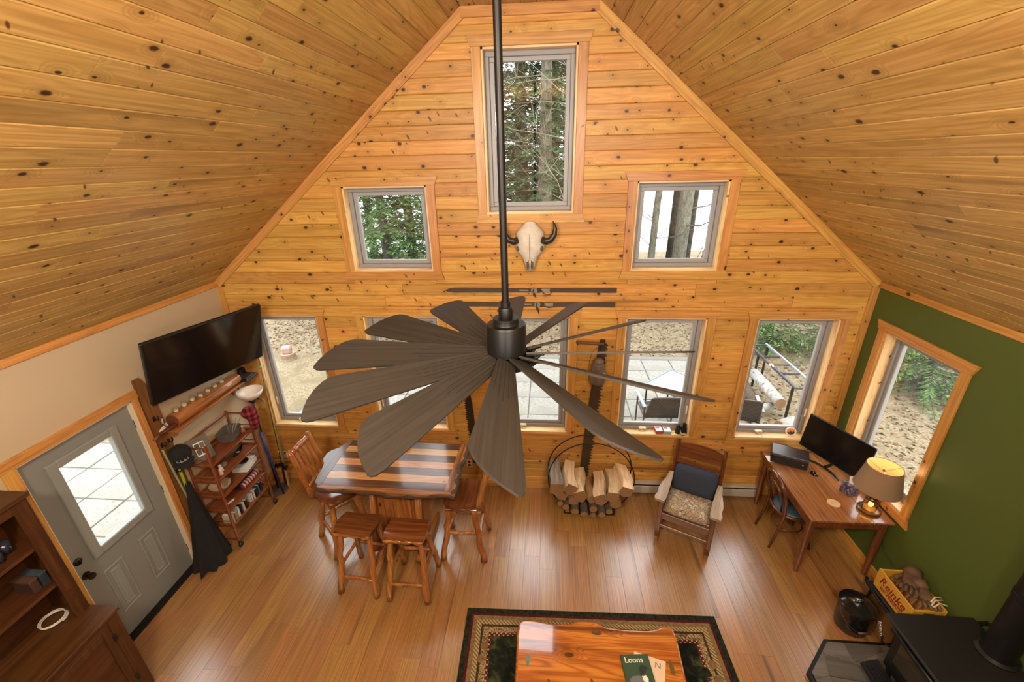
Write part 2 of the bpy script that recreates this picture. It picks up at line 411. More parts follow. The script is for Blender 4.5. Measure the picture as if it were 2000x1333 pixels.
trim(6, stick('t', (XL, 0, ZL), (XL, 0, 0), X_, .075, .018, TRIM), 'upright pine trim in the corner by the beige wall')
trim(7, stick('t', (XR-.075, 0, ZL), (XR-.075, 0, 0), X_, .075, .018, TRIM), 'upright pine trim in the corner by the green wall')
bbk = stick('baseboard_back', (XL+.075, 0, 0), (1.3, 0, 0), Z_, .11, .016, TRIM); tag(bbk, 'pine baseboard under the gable wall', kind='structure')
bl = stick('baseboard_left', (XL, -1.3, 0), (XL, 0, 0), Z_, .1, .014, TRIM); tag(bl, 'pine baseboard of the beige wall', kind='structure')
br = stick('baseboard_right', (XR, 0, 0), (XR, -4.4, 0), Z_, .1, .014, TRIM); tag(br, 'pine baseboard of the green wall', kind='structure')

# ------------------------------------------------------------------ windows
def window(n, x0, x1, z0, z1, label, M=None, crank=False, depth=.13):
    """built in a local frame: x along the wall, y outwards, z up"""
    w = struct('window_%d' % n, label)
    cw = .088
    stick('casing_side', (x0-cw, 0, z1), (x0-cw, 0, z0), X_, cw, .02, TRIM, w)
    stick('casing_side', (x1, 0, z1), (x1, 0, z0), X_, cw, .02, TRIM, w)
    stick('casing_head', (x0-cw-.004, 0, z1), (x1+cw+.004, 0, z1), Z_, cw, .024, TRIM, w, .003, .035, .035)
    stick('casing_apron', (x0-cw-.03, 0, z0-cw), (x1+cw+.03, 0, z0-cw), Z_, cw, .024, TRIM, w, .003, -.03, -.03)
    jt = .018
    stick('jamb', (x0, 0, z1), (x0, 0, z0), Y_, depth+.05, jt, JAMB, w, .001)
    stick('jamb', (x1, 0, z0), (x1, 0, z1), Y_, depth+.05, jt, JAMB, w, .001)
    stick('jamb', (x1, 0, z1), (x0, 0, z1), Y_, depth+.05, jt, JAMB, w, .001)
    sl = MB().bbox(x0, x1, -.012, depth+.05, z0-.001, z0+.022).build('window_sill', JAMB, w)
    sl.data.uv_layers.new(name='UVMap')
    for l in sl.data.loops:
        co = sl.data.vertices[l.vertex_index].co; sl.data.uv_layers[0].data[l.index].uv = (co.x+n*3.1, co.y)
    a, b, c, d = x0+jt, x1-jt, z0+.022, z1-jt
    def ring(name, a, b, c, d, wd, y0, y1, m):
        mb = MB()
        for (p, q, r, s) in ((a, b, c, c+wd), (a, b, d-wd, d), (a, a+wd, c+wd, d-wd), (b-wd, b, c+wd, d-wd)):
            mb.cbox(((p+q)/2, (y0+y1)/2, (r+s)/2), (q-p, y1-y0, s-r), .004)
        return mb.build(name, m, w)
    ring('frame', a, b, c, d, .042, depth-.035, depth+.045, TAUPE)
    ring('sash', a+.042, b-.042, c+.042, d-.042, .04, depth-.012, depth+.03, TAUPE_D)
    MB().bbox(a+.08, b-.08, depth+.006, depth+.014, c+.08, d-.08).build('pane', GLASS, w)
    if crank:
        cx = x0 + .38*(x1-x0)
        ck = MB().cbox((cx, depth-.05, c+.03), (.085, .035, .024), .006); ck.tube([(cx-.02, depth-.07, c+.03), (cx-.015, depth-.085, c+.012), (cx+.03, depth-.085, c-.002)], .006, 6)
        ck.build('crank_handle', CREAMPL, w)
        lx = b-.02 if x0 > -.5 else a+.02
        MB().cbox((lx, depth-.042, c+.30), (.016, .016, .11), .004).build('latch', CREAMPL, w)
    if M is not None: w.matrix_world = M
    return w
pos = ['first lower window from the beige wall', 'second lower window, behind the fan blades', 'middle lower window behind the fan hub', 'fourth lower window, with binoculars on its sill', 'fifth lower window, nearest the green wall']
for i, (a, b) in enumerate(LOW): window(i+1, a, b, .876, 2.408, pos[i] + ' in the gable', crank=True)
window(6, -1.904, -1.016, 2.925, 3.81, 'small upper square window of the gable, looking into green branches')
window(7, 1.08, 1.954, 2.925, 3.81, 'small upper square window of the gable, showing two tree trunks')
window(8, -.403, .47, 3.518, 4.963, 'tall middle window high in the gable')
RM = Matrix(((0, 1, 0, XR), (-1, 0, 0, 0), (0, 0, 1, 0), (0, 0, 0, 1)))
window(9, .272, 1.125, .85, 2.375, 'window in the olive green wall beside the desk', RM)

# ------------------------------------------------------------------ entry door
dr_ = struct('door_1', 'grey entry door with a large glass pane and two raised panels')
y0, y1, z1 = -2.318, -1.41, 2.045
dsx = XL-.045
mb = panel(MB(), (dsx, 0, 0), Y_, Z_, -X_, [y0, y1], [.02, z1], [(-2.10, -1.63, 1.01, 1.87)], .045); mb.build('slab', DOORGREY, dr_)
mb = MB()
for p, q, r, s in ((-2.16, -2.085, .945, 1.925), (-1.645, -1.575, .945, 1.925)): mb.cbox((dsx+.008, (p+q)/2, (r+s)/2), (.04, q-p, s-r), .008)
for p, q, r, s in ((-2.085, -1.645, .945, 1.02), (-2.085, -1.645, 1.855, 1.925)): mb.cbox((dsx+.008, (p+q)/2, (r+s)/2), (.04, q-p, s-r), .008)
mb.build('glass_frame', DOORGREY2, dr_)
MB().bbox(dsx-.03, dsx-.02, -2.1, -1.63, 1.01, 1.87).build('pane', GLASS, dr_)
for a, b in ((-2.155, -1.955), (-1.81, -1.615)):
    mb = MB(); c, d = .25, .785
    for i in range(2):
        g = .012 + i*.045
        for p, q, r, s in ((a+g, b-g, c+g, c+g+.014), (a+g, b-g, d-g-.014, d-g), (a+g, a+g+.014, c+g+.014, d-g-.014), (b-g-.014, b-g, c+g+.014, d-g-.014)):
            mb.cbox((dsx+.003, (p+q)/2, (r+s)/2), (.014, q-p, s-r), .005)
    mb.cbox((dsx+.002, (a+b)/2, (c+d)/2), (.008, b-a-.14, d-c-.14), .003)
    mb.build('raised_panel', DOORGREY2, dr_)
RX = Matrix.Rotation(PI/2, 3, 'Y')
MB().lathe([(0, 0), (.034, 0), (.034, .008), (.014, .014), (.013, .035), (.024, .042), (.030, .055), (.026, .068), (0, .072)], (dsx, -2.255, .875), 16, RX).build('door_knob', DARKBR, dr_, True, angle=40)
k = MB().lathe([(0, 0), (.032, 0), (.032, .012), (.02, .02), (0, .02)], (dsx, -2.26, 1.04), 16, RX); k.cbox((dsx+.028, -2.26, 1.04), (.02, .012, .036), .003); k.build('deadbolt', DARKBR, dr_)
for z in (.25, 1.05, 1.82):
    MB().tube([(dsx+.006, y1+.006, z-.045), (dsx+.006, y1+.006, z+.045)], .008, 8).build('hinge', BLACKM, dr_)
MB().bbox(XL-.16, XL+.03, -2.335, -1.395, -.01, .02).build('threshold', BLACKM, dr_)
stick('casing_side', (XL, -2.335-.085, 2.07), (XL, -2.335-.085, 0), Y_, .085, .02, TRIM, dr_).scale = (1, 1, 1)
stick('casing_side', (XL, -1.395, 2.07), (XL, -1.395, 0), Y_, .055, .02, TRIM, dr_)
stick('casing_head', (XL, -2.335-.095, 2.07), (XL, -1.395+.06, 2.07), Z_, .075, .024, TRIM, dr_, .003, .02, .0)
for a in (-2.335, -1.41): MB().bbox(XL-.18, XL-.001, a, a+.015, 0, 2.055).build('jamb', CREAMPL, dr_)
MB().bbox(XL-.18, XL-.001, -2.335, -1.395, 2.048, 2.07).build('jamb', CREAMPL, dr_)

# ------------------------------------------------------------------ outdoors: yard, patio, lake
def litter(name, a, b, c, scale):
    t = NT(name); v, p = t.xyz()
    n1 = t.noise(v, scale, 5.0, 0, .7); n2 = t.noise(v, scale*.12, 3.0)
    col = t.ramp(n1, [(.3, c), (.46, a), (.62, b), (.8, mul(b, 1.25))])
    col = t.mix(t.step(n2, .45, .65), col, mul(a, .9))
    return t.bsdf(col, .95, spec=.1, bump=n1, bstr=.6, bdist=.04)
YARD = litter('dry_grass_and_leaves', (.21, .16, .095), (.30, .25, .165), (.085, .05, .026), 26.0)
PAVER = litter('sandy_concrete', (.27, .26, .225), (.31, .295, .26), (.16, .145, .11), 14.0)
GZ = -.2
def ground(u, v):
    x = -45 + 90*u; y = -25 + 42*v
    k = max(0, min(1, (y-8)/5)); z = GZ + .55*k*k*(3-2*k)
    if y > 14: z -= (y-14)*.45
    d = max(0, abs(x)-6); z += .03*math.sin(x*1.7)*math.sin(y*1.3)*min(1, max(0, (y-4.5))/3 + d/6)
    return (x, y, z)
tag(MB().grid(ground, 90, 84).build('yard', YARD, smooth=True), 'yard of dry grass and fallen leaves outside the windows', kind='structure')
tag(MB().bbox(-90, 90, 15, 160, -.9, -.35).build('lake', plain('misty_lake', (.5, .515, .53), .35, var=.02, scale=.2)), 'pale misty lake beyond the trees', kind='structure')
# fallen leaves: uncountable
lf = MB()
for i in range(30000):
    x = random.uniform(-9, 11); y = random.uniform(-2, 9.5)
    if -7.3 < x < 3.5 and y < 4.5: continue
    if -4.1 < x < 4.1 and y < .3: continue
    s = random.uniform(.022, .055); a = random.uniform(0, 2*PI); z = ground((x+45)/90, (y+25)/42)[2] + .006
    d = Vector((math.cos(a)*s, math.sin(a)*s, random.uniform(0, .5)*s)); e = Vector((-math.sin(a)*s*.55, math.cos(a)*s*.55, random.uniform(-.3, .5)*s)); c = Vector((x, y, z))
    lf.add([c-d, c-e, c+d, c+e], [(0, 1, 2, 3)])
t = NT('dead_leaves'); v, p = t.xyz(); LEAF = t.bsdf(t.ramp(t.noise(v, 17.0, 1.0), [(.3, (.055, .024, .012)), (.5, (.12, .062, .03)), (.68, (.22, .15, .085))]), .9)
tag(lf.build('fallen_leaves', LEAF), 'fallen brown leaves scattered over the yard', 'leaves', kind='stuff')
patio = struct('patio', 'patio of square concrete slabs outside')
base = MB().bbox(-4.35, 3.45, .2, 4.32, -.3, -.158); base.bbox(-7.3, -3.77, -4.6, .2, -.3, -.158); base.bbox(-7.3, -4.35, .2, .85, -.3, -.158)
base.build('bedding', plain('patio_joint_sand', (.11, .10, .08), .95), patio)
S = .6; proto = None
for i in range(18):
    for j in range(15):
        x, y = -7.0 + i*S, -4.3 + j*S
        if y < .4 and x > -4.05: continue
        if y > 4.2 or (x < -4.1 and y > 1.0): continue
        if proto is None: proto = MB().cbox((0, 0, -.02), (S-.018, S-.018, .05), .006).build('slab', PAVER, patio); o = proto
        else: o = proto.copy(); COL.objects.link(o)
        o.location = (x, y, -.15 + random.uniform(-.004, .004)); o.rotation_euler = (random.uniform(-.004, .004), random.uniform(-.004, .004), 0)
kerb = tag(MB().cbox((-.45, 4.40, -.17), (7.8, .16, .1), .02).build('kerb', plain('grey_kerb_timber', (.17, .16, .14), .9)), 'grey edging along the patio', kind='structure')

# ------------------------------------------------------------------ trees
def leafmat(name, a, b, c):
    t = NT(name); v, p = t.xyz(); n = t.noise(v, 5.0, 2.0)
    col = t.ramp(n, [(.3, a), (.5, b), (.72, c)])
    return t.bsdf(col, .8, spec=.2)
HEM = leafmat('hemlock_needles', (.026, .062, .018), (.066, .125, .036), (.14, .225, .072))
SPR = leafmat('spruce_needles', (.038, .085, .022), (.095, .175, .050), (.19, .29, .105))
DKN = leafmat('dark_conifer_needles', (.012, .034, .014), (.034, .078, .032), (.09, .145, .065))
def barkmat(name, a, b):
    t = NT(name); v, p = t.xyz()
    n = t.noise(t.combine(t.math('MULTIPLY', p[0], 14.0), t.math('MULTIPLY', p[1], 14.0), t.math('MULTIPLY', p[2], 4.0)), 1.6, 5.0, 1.0, .65)
    return t.bsdf(t.ramp(n, [(.35, a), (.65, b)]), .95, bump=n, bstr=.9, bdist=.03)
BARK = barkmat('grey_brown_bark', (.07, .062, .043), (.20, .185, .135)); BARKD = barkmat('dark_bark', (.024, .02, .015), (.085, .072, .052))
def conifer(x, y, h, r, z0, mat_, label, seed, tr=.1, dense=1.0, group='conifers outside', bark=BARKD, frond=.16, top=None):
    rnd = random.Random(seed); g = ground((x+45)/90, (y+25)/42)[2]
    o = thing('conifer', label, 'tree', (x, y, g-.03), rnd.uniform(0, 6), group)
    MB().tube([(0, 0, 0), (.02, .01, h*.3), (-.02, .02, h*.65), (0, 0, h)], [tr*1.15, tr, tr*.65, tr*.12], 9, jit=.06).build('trunk', bark, o, True)
    fo = MB(); br = MB(); V = fo.v; F = fo.f
    n = int((h-z0)*13*dense); zt = top or h
    for i in range(n):
        z = z0 + (zt-z0)*(i+rnd.random())/n
        k = max(0, 1-(z-z0)/(h-z0)); ln = r*(.22+.78*k**.8)*rnd.uniform(.65, 1.1); a = rnd.uniform(0, 2*PI)
        dx, dy = math.cos(a), math.sin(a); up0 = rnd.uniform(-.05, .2); sag = rnd.uniform(.15, .45)
        pt = lambda s: Vector((dx*ln*s, dy*ln*s, z + ln*(up0*s - sag*s*s)))
        m = max(4, int(ln/.075))
        for j in range(m):
            s = .14 + .86*(j+.5)/m; c = pt(s); t_ = (pt(s+.03)-pt(s-.03)).normalized(); side = Vector((-dy, dx, 0))
            for sg in (-1, 1):
                fl = frond*rnd.uniform(.7, 1.7)*(1.25-.55*s); d = (side*sg*rnd.uniform(.6, 1.0) + t_*rnd.uniform(.4, .9) + Vector((0, 0, rnd.uniform(-.5, .18)))).normalized()
                w = d.cross(Vector((rnd.uniform(-.4, .4), rnd.uniform(-.4, .4), 1))).normalized()*fl*.11
                tip = c + d*fl; mid = c + d*fl*.5
                b0 = len(V); V += [tuple(c), tuple(mid-w), tuple(tip), tuple(mid+w)]; F.append((b0, b0+1, b0+2, b0+3))
                for q in (.35, .65):          # side needles of the frond
                    cc = c + d*fl*q; e = (d*.6 + w.normalized()*rnd.choice((-1, 1))).normalized()*fl*.38; ww = e.cross(w).normalized()*fl*.05 + d*fl*.05
                    b0 = len(V); V += [tuple(cc-ww), tuple(cc+e), tuple(cc+ww)]; F.append((b0, b0+1, b0+2))
        br.tube([pt(0), pt(.5), pt(.95)], [tr*.06+.003, .006, .002], 4)
    me = bpy.data.meshes.new('foliage'); me.from_pydata(V, [], F); me.materials.append(mat_)
    f = bpy.data.objects.new('foliage', me); COL.objects.link(f); f.parent = o; f['kind'] = 'stuff'
    br.build('branches', BARKD, o)
    return o
def trunk_tree(x, y, h, r, label, seed, name='tree_trunk', mat_=BARK, crown=False):
    rnd = random.Random(seed); g = ground((x+45)/90, (y+25)/42)[2]
    o = thing(name, label, 'tree', (x, y, g-.05))
    MB().tube([(0, 0, 0), (.03, 0, .35), (.06, .02, h*.35), (.16, -.02, h*.7), (.22, .02, h)], [r*1.35, r*1.05, r, r*.8, r*.5], 16, jit=.05).build('trunk', mat_, o, True)
    b = MB()
    for i in range(9):
        z = h*rnd.uniform(.2, .95); a = rnd.uniform(0, 6.28); l = rnd.uniform(.6, 1.8)
        d = Vector((math.cos(a), math.sin(a), rnd.uniform(.1, .7)))
        b.tube([(.08, 0, z), Vector((.08, 0, z))+d*l*.5, Vector((.08, 0, z))+d*l+Vector((0, 0, .25))], [r*.16, r*.1, .006], 5)
    b.build('branches', mat_, o); return o
H = 'dark hemlock with drooping green boughs'
conifer(-4.05, 6.6, 7.5, 2.1, .9, HEM, H + ' filling the small left upper window', 1, .13, 4.5, frond=.12)
conifer(-2.95, 8.2, 8.5, 2.0, 1.7, HEM, 'dark hemlock with its trunk at the right of the small left upper window', 2, .14, 2.6)
conifer(-4.75, 11.0, 9, 2.2, 1.0, HEM, 'hemlock standing behind the middle of the small left upper window', 33, .16, 2.2)
conifer(-6.0, 9.0, 9, 2.0, 1.4, HEM, 'hemlock farther back behind the small left upper window', 3, .16, 2.2)
conifer(-.55, 8.6, 11, 2.0, 2.0, DKN, 'tall dark conifer in the left half of the tall window', 4, .2, 2.6, top=9)
conifer(.12, 7.4, 10, 1.25, 2.2, DKN, 'tall rough-barked conifer standing in the middle of the tall window', 5, .19, 1.6, bark=BARK, top=8)
conifer(.95, 9.0, 11, 1.9, 1.6, DKN, 'slender dark conifer at the right edge of the tall window', 6, .15, 2.4, top=9)
conifer(-1.6, 11.5, 12, 2.4, 1.5, DKN, 'dark conifer far behind on the left of the tall window', 7, .2, 2.4, top=10)
conifer(.4, 12.5, 12, 2.4, 1.0, DKN, 'dark conifer far behind in the middle of the tall window', 8, .2, 2.4, top=9)
conifer(-3.4, 13.0, 12, 2.6, .8, DKN, 'dark conifer far back between the tall window and the small left upper window', 51, .2, 2.0, top=9)
conifer(-2.1, 10.0, 10, 2.0, 1.2, DKN, 'dark conifer just left of the trees in the tall window', 52, .16, 2.0, top=9)
conifer(1.9, 12.0, 9, 1.7, 1.6, DKN, 'dark conifer far behind on the right of the tall window', 18, .2, 2.0, top=8)
trunk_tree(4.05, 8.6, 9, .19, 'thick straight tree trunk in the small right upper window', 11)
trunk_tree(3.30, 8.8, 8, .10, 'thin mottled tree trunk in the small right upper window', 12)
trunk_tree(4.55, 9.4, 9, .085, 'dark trunk half hidden behind the thick trunk in the small right upper window', 13, mat_=BARKD)
conifer(4.0, 9.2, 9, 1.6, 4.3, HEM, 'hemlock whose lowest green twigs hang into the top of the small right upper window', 14, .12, 1.0, top=6)
YS = 'young light green spruce'
conifer(5.5, 5.4, 3.2, 1.5, .08, SPR, YS + ' behind the metal rack in the fifth lower window', 21, .05, 5.5, frond=.10)
conifer(6.9, 5.0, 3.6, 1.5, .08, SPR, YS + ' at the right of the fifth lower window', 22, .05, 5.0, frond=.10)
conifer(7.35, 3.3, 3.2, 1.35, .06, SPR, YS + ' in the middle of the window in the green wall', 23, .05, 6.0, frond=.10)
conifer(9.2, 6.2, 5.0, 1.7, .35, HEM, 'dark spruce at the top left of the window in the green wall', 24, .08, 4.0, frond=.11)
conifer(8.9, 2.6, 3.8, 1.6, .1, SPR, YS + ' at the right of the window in the green wall', 25, .06, 5.0, frond=.11)
conifer(4.4, 8.0, 1.6, 1.2, .08, SPR, 'low green spruce at the top right of the fourth lower window', 26, .04, 8.0, frond=.09)
conifer(2.4, 8.6, 1.5, 1.2, .08, SPR, 'low green spruce at the top left of the fourth lower window', 27, .04, 8.0, frond=.09)
conifer(.6, 7.9, 1.5, 1.1, .08, SPR, 'low green spruce at the top of the middle lower window', 28, .04, 8.0, frond=.09)
conifer(8.6, 9.4, 8, 2.3, .5, HEM, 'tall dark conifer far behind the young spruces of the fifth lower window', 43, .15, 1.0, frond=.2)
conifer(11.5, 7.4, 8, 2.3, .4, HEM, 'tall dark conifer farthest back in the window of the green wall', 44, .15, 1.0, frond=.2)
conifer(-6.9, 12.6, 9, 2.3, .6, HEM, 'tall dark conifer farthest back in the small left upper window', 45, .15, 1.0, frond=.2)
# bare sapling whose pale twigs cross the tall window
sp = thing('bare_sapling', 'bare pale sapling with crooked twigs close outside the tall window', 'tree', (1.15, 4.6, GZ))
rs = random.Random(5); tw = MB()
def twig(p, d, l, r, depth):
    pts = [p]; q = p.copy(); dd = d.copy()
    for i in range(5):
        dd = (dd + Vector((rs.uniform(-.35, .35), rs.uniform(-.25, .25), rs.uniform(-.22, .26)))).normalized(); q = q + dd*l/5; pts.append(q.copy())
    tw.tube(pts, [r*(1-.14*i) for i in range(6)], 5)
    if depth:
        for k in range(3):
            b = pts[rs.randint(1, 4)]; e = (d + Vector((rs.uniform(-1, 1), rs.uniform(-.6, .6), rs.uniform(-.6, .8)))).normalized(); twig(b, e, l*.6, r*.55, depth-1)
for k in range(5): twig(Vector((0, 0, 2.9+k*.7)), Vector((-1, rs.uniform(-.3, .3), rs.uniform(-.25, .6))).normalized(), 2.1, .012, 2)
tw.build('twigs', plain('pale_bark', (.17, .15, .11), .9), sp)
MB().tube([(0, 0, 0), (.05, 0, 2), (-.02, .03, 4), (.03, 0, 7)], [.06, .05, .04, .02], 8).build('trunk', MATS['pale_bark'], sp, True)
for i, (x, y) in enumerate([(5.7, 11.5), (4.9, 11.8), (2.9, 11.2)]):
    sh = thing('bare_shrub', ['leafless shrub at the right edge of the small right upper window', 'leafless shrub beside the thick trunk in the small right upper window', 'leafless thin shrub at the left of the small right upper window'][i], 'shrub', (x, y, ground((x+45)/90, (y+25)/42)[2]), 0, 'leafless shrubs by the lake')
    tw = MB()
    for k in range(5): twig(Vector((rs.uniform(-.2, .2), 0, 0)), Vector((rs.uniform(-.3, .3), 0, 1)).normalized(), 2.0, .014, 1)
    tw.build('stems', MATS['pale_bark'], sh)

# ------------------------------------------------------------------ ceiling fan
BLADE = wood('weathered_blade', (.040, .034, .028), (.027, .023, .019), 'X', 'Object', rough=.55, grain=40.0, streak=.1, tint=.0, ring=.15, spec=.3)
GROOVE = plain('blade_groove', (.010, .008, .006), .8)
FANM = plain('matte_black_metal', (.010, .009, .009), .42, metal=.4)
FC = (.003, -2.385, 3.05)
fan = thing('ceiling_fan', 'large black windmill ceiling fan with twelve weathered brown blades', 'ceiling fan', (FC[0], FC[1], FC[2]))
MB().tube([(0, 0, .27), (0, 0, ZF-FC[2]-.08)], .0185, 14).build('downrod', FANM, fan, True, angle=40)
MB().lathe([(0, -.10), (.03, -.10), (.045, -.08), (.075, -.02), (.08, 0), (0, 0)], (0, 0, ZF-FC[2]), 20).build('canopy', FANM, fan, True, angle=40)
MB().lathe([(0, .005), (.100, .005), (.107, .012), (.107, .165), (.101, .175), (.072, .178), (.070, .182), (.070, .205), (.066, .21), (0, .21)], (0, 0, 0), 32).build('motor_housing', FANM, fan, True, angle=35)
k = MB().lathe([(0, .21), (.036, .21), (.038, .22), (.038, .262), (.034, .268), (.026, .27), (.026, .30), (0, .30)], (0, 0, 0), 20); k.tube([(-.045, 0, .245), (.045, 0, .245)], .006, 8); k.build('coupling', FANM, fan, True, angle=35)
MB().lathe([(.085, -.055), (.15, -.05), (.158, -.035), (.15, -.02), (.09, -.015), (.085, -.055)], (0, 0, 0), 32).build('flywheel_ring', FANM, fan, True, angle=35)
MB().lathe([(0, -.075), (.06, -.075), (.085, -.055), (.085, .005), (0, .005)], (0, 0, 0), 24).build('switch_housing', FANM, fan, True, angle=35)
PITCH = -24
def blade_outline():
    pts = [(.105, -.047), (.105, .047)]
    for i in range(1, 7): q = i/6; pts.append((.105+.86*q, .047 + .062*q))
    pts += [(1.0, .111), (1.03, .108), (1.046, .098), (1.05, .085), (1.035, .04), (1.01, -.01), (.975, -.055), (.935, -.09), (.905, -.106), (.875, -.112), (.84, -.112)]
    for i in range(5, 0, -1): q = i/6; pts.append((.105+.80*q*.9, -.047 - .062*q))
    return pts
pm = rotm('X', PITCH); OUT = blade_outline()
bl_proto = None
for i in range(12):
    ang = math.radians(3 + 30*i)
    if bl_proto is None:
        mb = MB().prism(OUT, (0, 0, 0), pm @ X_, pm @ Y_, pm @ Z_, -.005, .005); bl_proto = mb.build('blade', BLADE, fan)
        g = MB()
        for k in range(5):
            a, b = -.034 + .017*k, -.048 + .024*k; e = .52 - .04*abs(k-2)
            dv = Vector((e-.105, b-a, 0)).normalized(); nv = Vector((-dv.y, dv.x, 0))*.0019
            for zz in (.0056, -.0056):
                q = [Vector((.105, a, zz))-nv, Vector((e, b*1.05, zz))-nv, Vector((e, b*1.05, zz))+nv, Vector((.105, a, zz))+nv]
                g.add([pm @ p for p in q], [(0, 1, 2, 3)])
        groove_p = g.build('grooves', GROOVE, bl_proto)
        br = MB(); br.tube([(.07, 0, -.03), (.12, 0, -.045), (.16, 0, -.03), (.18, 0, -.012)], [.014, .013, .012, .010], 8)
        br.cbox(pm @ Vector((.155, 0, -.010)), (.10, .07, .008), .003, pm)
        bracket_p = br.build('blade_bracket', FANM, bl_proto)
        b = bl_proto
    else:
        b = copy_tree(bl_proto, fan)
    b.rotation_euler = (0, 0, ang)

# ------------------------------------------------------------------ on the gable wall: skull, skis, saws, lantern
BONE = plain('bleached_bone', (.60, .54, .45), .6, var=.22, scale=22, bstr=.2)
BONED = plain('skull_hollow', (.10, .07, .045), .8); HORN = plain('dark_horn', (.022, .017, .013), .35, var=.4, scale=40)
sk = thing('bison_skull', 'bleached bison skull with dark curved horns below the tall window', 'skull', (.035, -.03, 3.2))
prof = [(.25, .035, .05, .02), (.235, .055, .08, .02), (.19, .10, .11, .03), (.14, .145, .13, .03), (.09, .142, .145, .03), (.045, .135, .15, .03), (.01, .150, .145, .03), (-.03, .150, .135, .03), (-.06, .125, .13, .03),
        (-.10, .088, .12, .03), (-.15, .070, .105, .03), (-.19, .058, .09, .02), (-.225, .050, .065, .02), (-.25, .040, .045, .01), (-.262, .02, .03, .01)]
V = []; n = 14
for z, hw, dp, bk in prof:
    for k in range(n):
        q = PI*k/(n-1); V.append((-hw*math.cos(q), bk*.2 - dp*max(0.0, math.sin(q))**.7*(1-.12*math.exp(-((q-PI/2)/.22)**2)*(1 if z < .1 else 0)), z))
F = [(i*n+k, i*n+k+1, (i+1)*n+k+1, (i+1)*n+k) for i in range(len(prof)-1) for k in range(n-1)] + [tuple(range(n)), tuple((len(prof)-1)*n+k for k in range(n))]
MB().add(V, F).build('cranium', BONE, sk, True)
for s in (-1, 1):
    MB().tube([(s*.12, -.07, .075), (s*.17, -.08, .06), (s*.215, -.09, .08), (s*.247, -.09, .13), (s*.255, -.085, .19), (s*.243, -.08, .235), (s*.228, -.075, .262)], [.036, .036, .033, .028, .02, .011, .002], 12).build('horn', HORN, sk, True)
    MB().ball((s*.118, -.085, -.01), .028, 10, 6, (.75, .9, 1)).build('eye_socket', BONED, sk, True)
    MB().prism([(s*.012, -.13), (s*.034, -.15), (s*.034, -.21), (s*.02, -.235), (s*.008, -.2)], (0, -.094, 0), X_, Z_, -Y_, -.04, .004).build('nasal_opening', BONED, sk)
MB().tube([(0, -.128, .14), (0, -.145, .02), (0, -.125, -.06), (0, -.108, -.13)], .0022, 5).build('suture', BONED, sk)
SKI = plain('worn_dark_ski', (.045, .032, .022), .55, var=.35, scale=60); SKIB = plain('binding_metal', (.30, .28, .25), .4, metal=.6); STRAP = plain('dark_leather', (.03, .02, .014), .6)
for n_, (x0, x1, zc, lab) in enumerate([(-.905, .955, 2.722, 'old dark wooden ski mounted level, the upper of the pair'), (-.87, .950, 2.562, 'old dark wooden ski mounted level, the lower of the pair')]):
    s = thing('ski', lab, 'ski', (x0, -.012, zc), 0, 'pair of old skis on the gable wall'); L = x1-x0
    pl = [(0, -.004), (.04, .014), (.10, .024), (.2, .026), (L*.5, .021), (L-.02, .026), (L, .024), (L, -.024), (L-.02, -.026), (L*.5, -.021), (.2, -.026), (.10, -.026), (.03, -.018)]
    MB().prism(pl, (0, 0, 0), X_, Z_, -Y_, 0, .014).build('runner', SKI, s)
    bx = .98
    MB().lathe([(0, 0), (.034, 0), (.034, .006), (0, .006)], (bx, -.014, 0), 14, rotm('X', 90)).build('toe_plate', SKIB, s)
    MB().cbox((bx+.125, -.018, 0), (.10, .008, .042), .004).build('heel_plate', SKIB, s)
    MB().cbox((bx+.05, -.02, 0), (.03, .014, .05), .004).build('toe_iron', STRAP, s)
    MB().cbox((bx-.11, -.016, 0), (.10, .006, .018), .003).build('front_clip', SKIB, s)
    st = MB(); st.tube([(bx+.0, -.03, .03), (bx-.012, -.045, .0), (bx+.01, -.04, -.04), (bx+.02, -.03, -.075-.03*n_), (bx-.0, -.03, -.06), (bx-.012, -.03, -.03)], .005, 6)
    st.tube([(bx+.06, -.03, .02), (bx+.11, -.045, -.03), (bx+.17, -.04, -.042), (bx+.185, -.03, -.02), (bx+.17, -.03, .01)] if n_ == 0 else [(bx+.06, -.03, .0), (bx+.12, -.04, -.028), (bx+.18, -.03, -.02), (bx+.18, -.03, .015)], .005, 6)
    st.build('strap', STRAP, s)
RUST = plain('dark_rusty_steel', (.045, .030, .020), .5, metal=.5, var=.5, scale=14)
RUST2 = plain('brown_rusty_steel', (.075, .048, .028), .5, metal=.4, var=.5, scale=14)
HANDLE = plain('old_handle_wood', (.16, .07, .03), .5)
def saw(name, label, top, bot, w, side, m, nt):
    t_, b_ = Vector(top), Vector(bot); L = (t_-b_).length; U = (t_-b_)/L; N = -Y_; W = U.cross(Vector((0, 1, 0)))
    o = thing(name, label, 'saw', bot, 0, 'crosscut saws on the gable wall')
    pts = [(0, -side*w/2*.9)]
    pts += [(L*q, -side*w/2*(.9+.25*math.sin(PI*q))) for q in (.25, .5, .75)] + [(L, -side*w*.4)]
    for i in range(nt, 0, -1):
        q = (i-.5)/nt; e = side*w/2*(.9+.25*math.sin(PI*q)); dq = L/nt
        gull = i % 5 == 0
        pts += [(L*q+dq*.42, e*.72), (L*q+dq*.1, e*(.9 if gull else 1.12)), (L*q-dq*.12, e*(.9 if gull else 1.12)), (L*q-dq*.4, e*(.5 if gull else .72))]
    MB().prism(pts, (0, -.012, 0), U, W, N, 0, .005).build('saw_blade', m, o)
    return o, U, L
s1, U1, L1 = saw('crosscut_saw', 'dark crosscut saw hanging upright between the second and middle lower windows', (-.745, -.012, 1.50), (-.683, -.012, .385), .085, 1, RUST, 34)
MB().tube([(.062*-1+.0, -.035, L1-.0), (-.06, -.035, L1+.03)], .016, 8).build('handle_stub', RUST, s1)
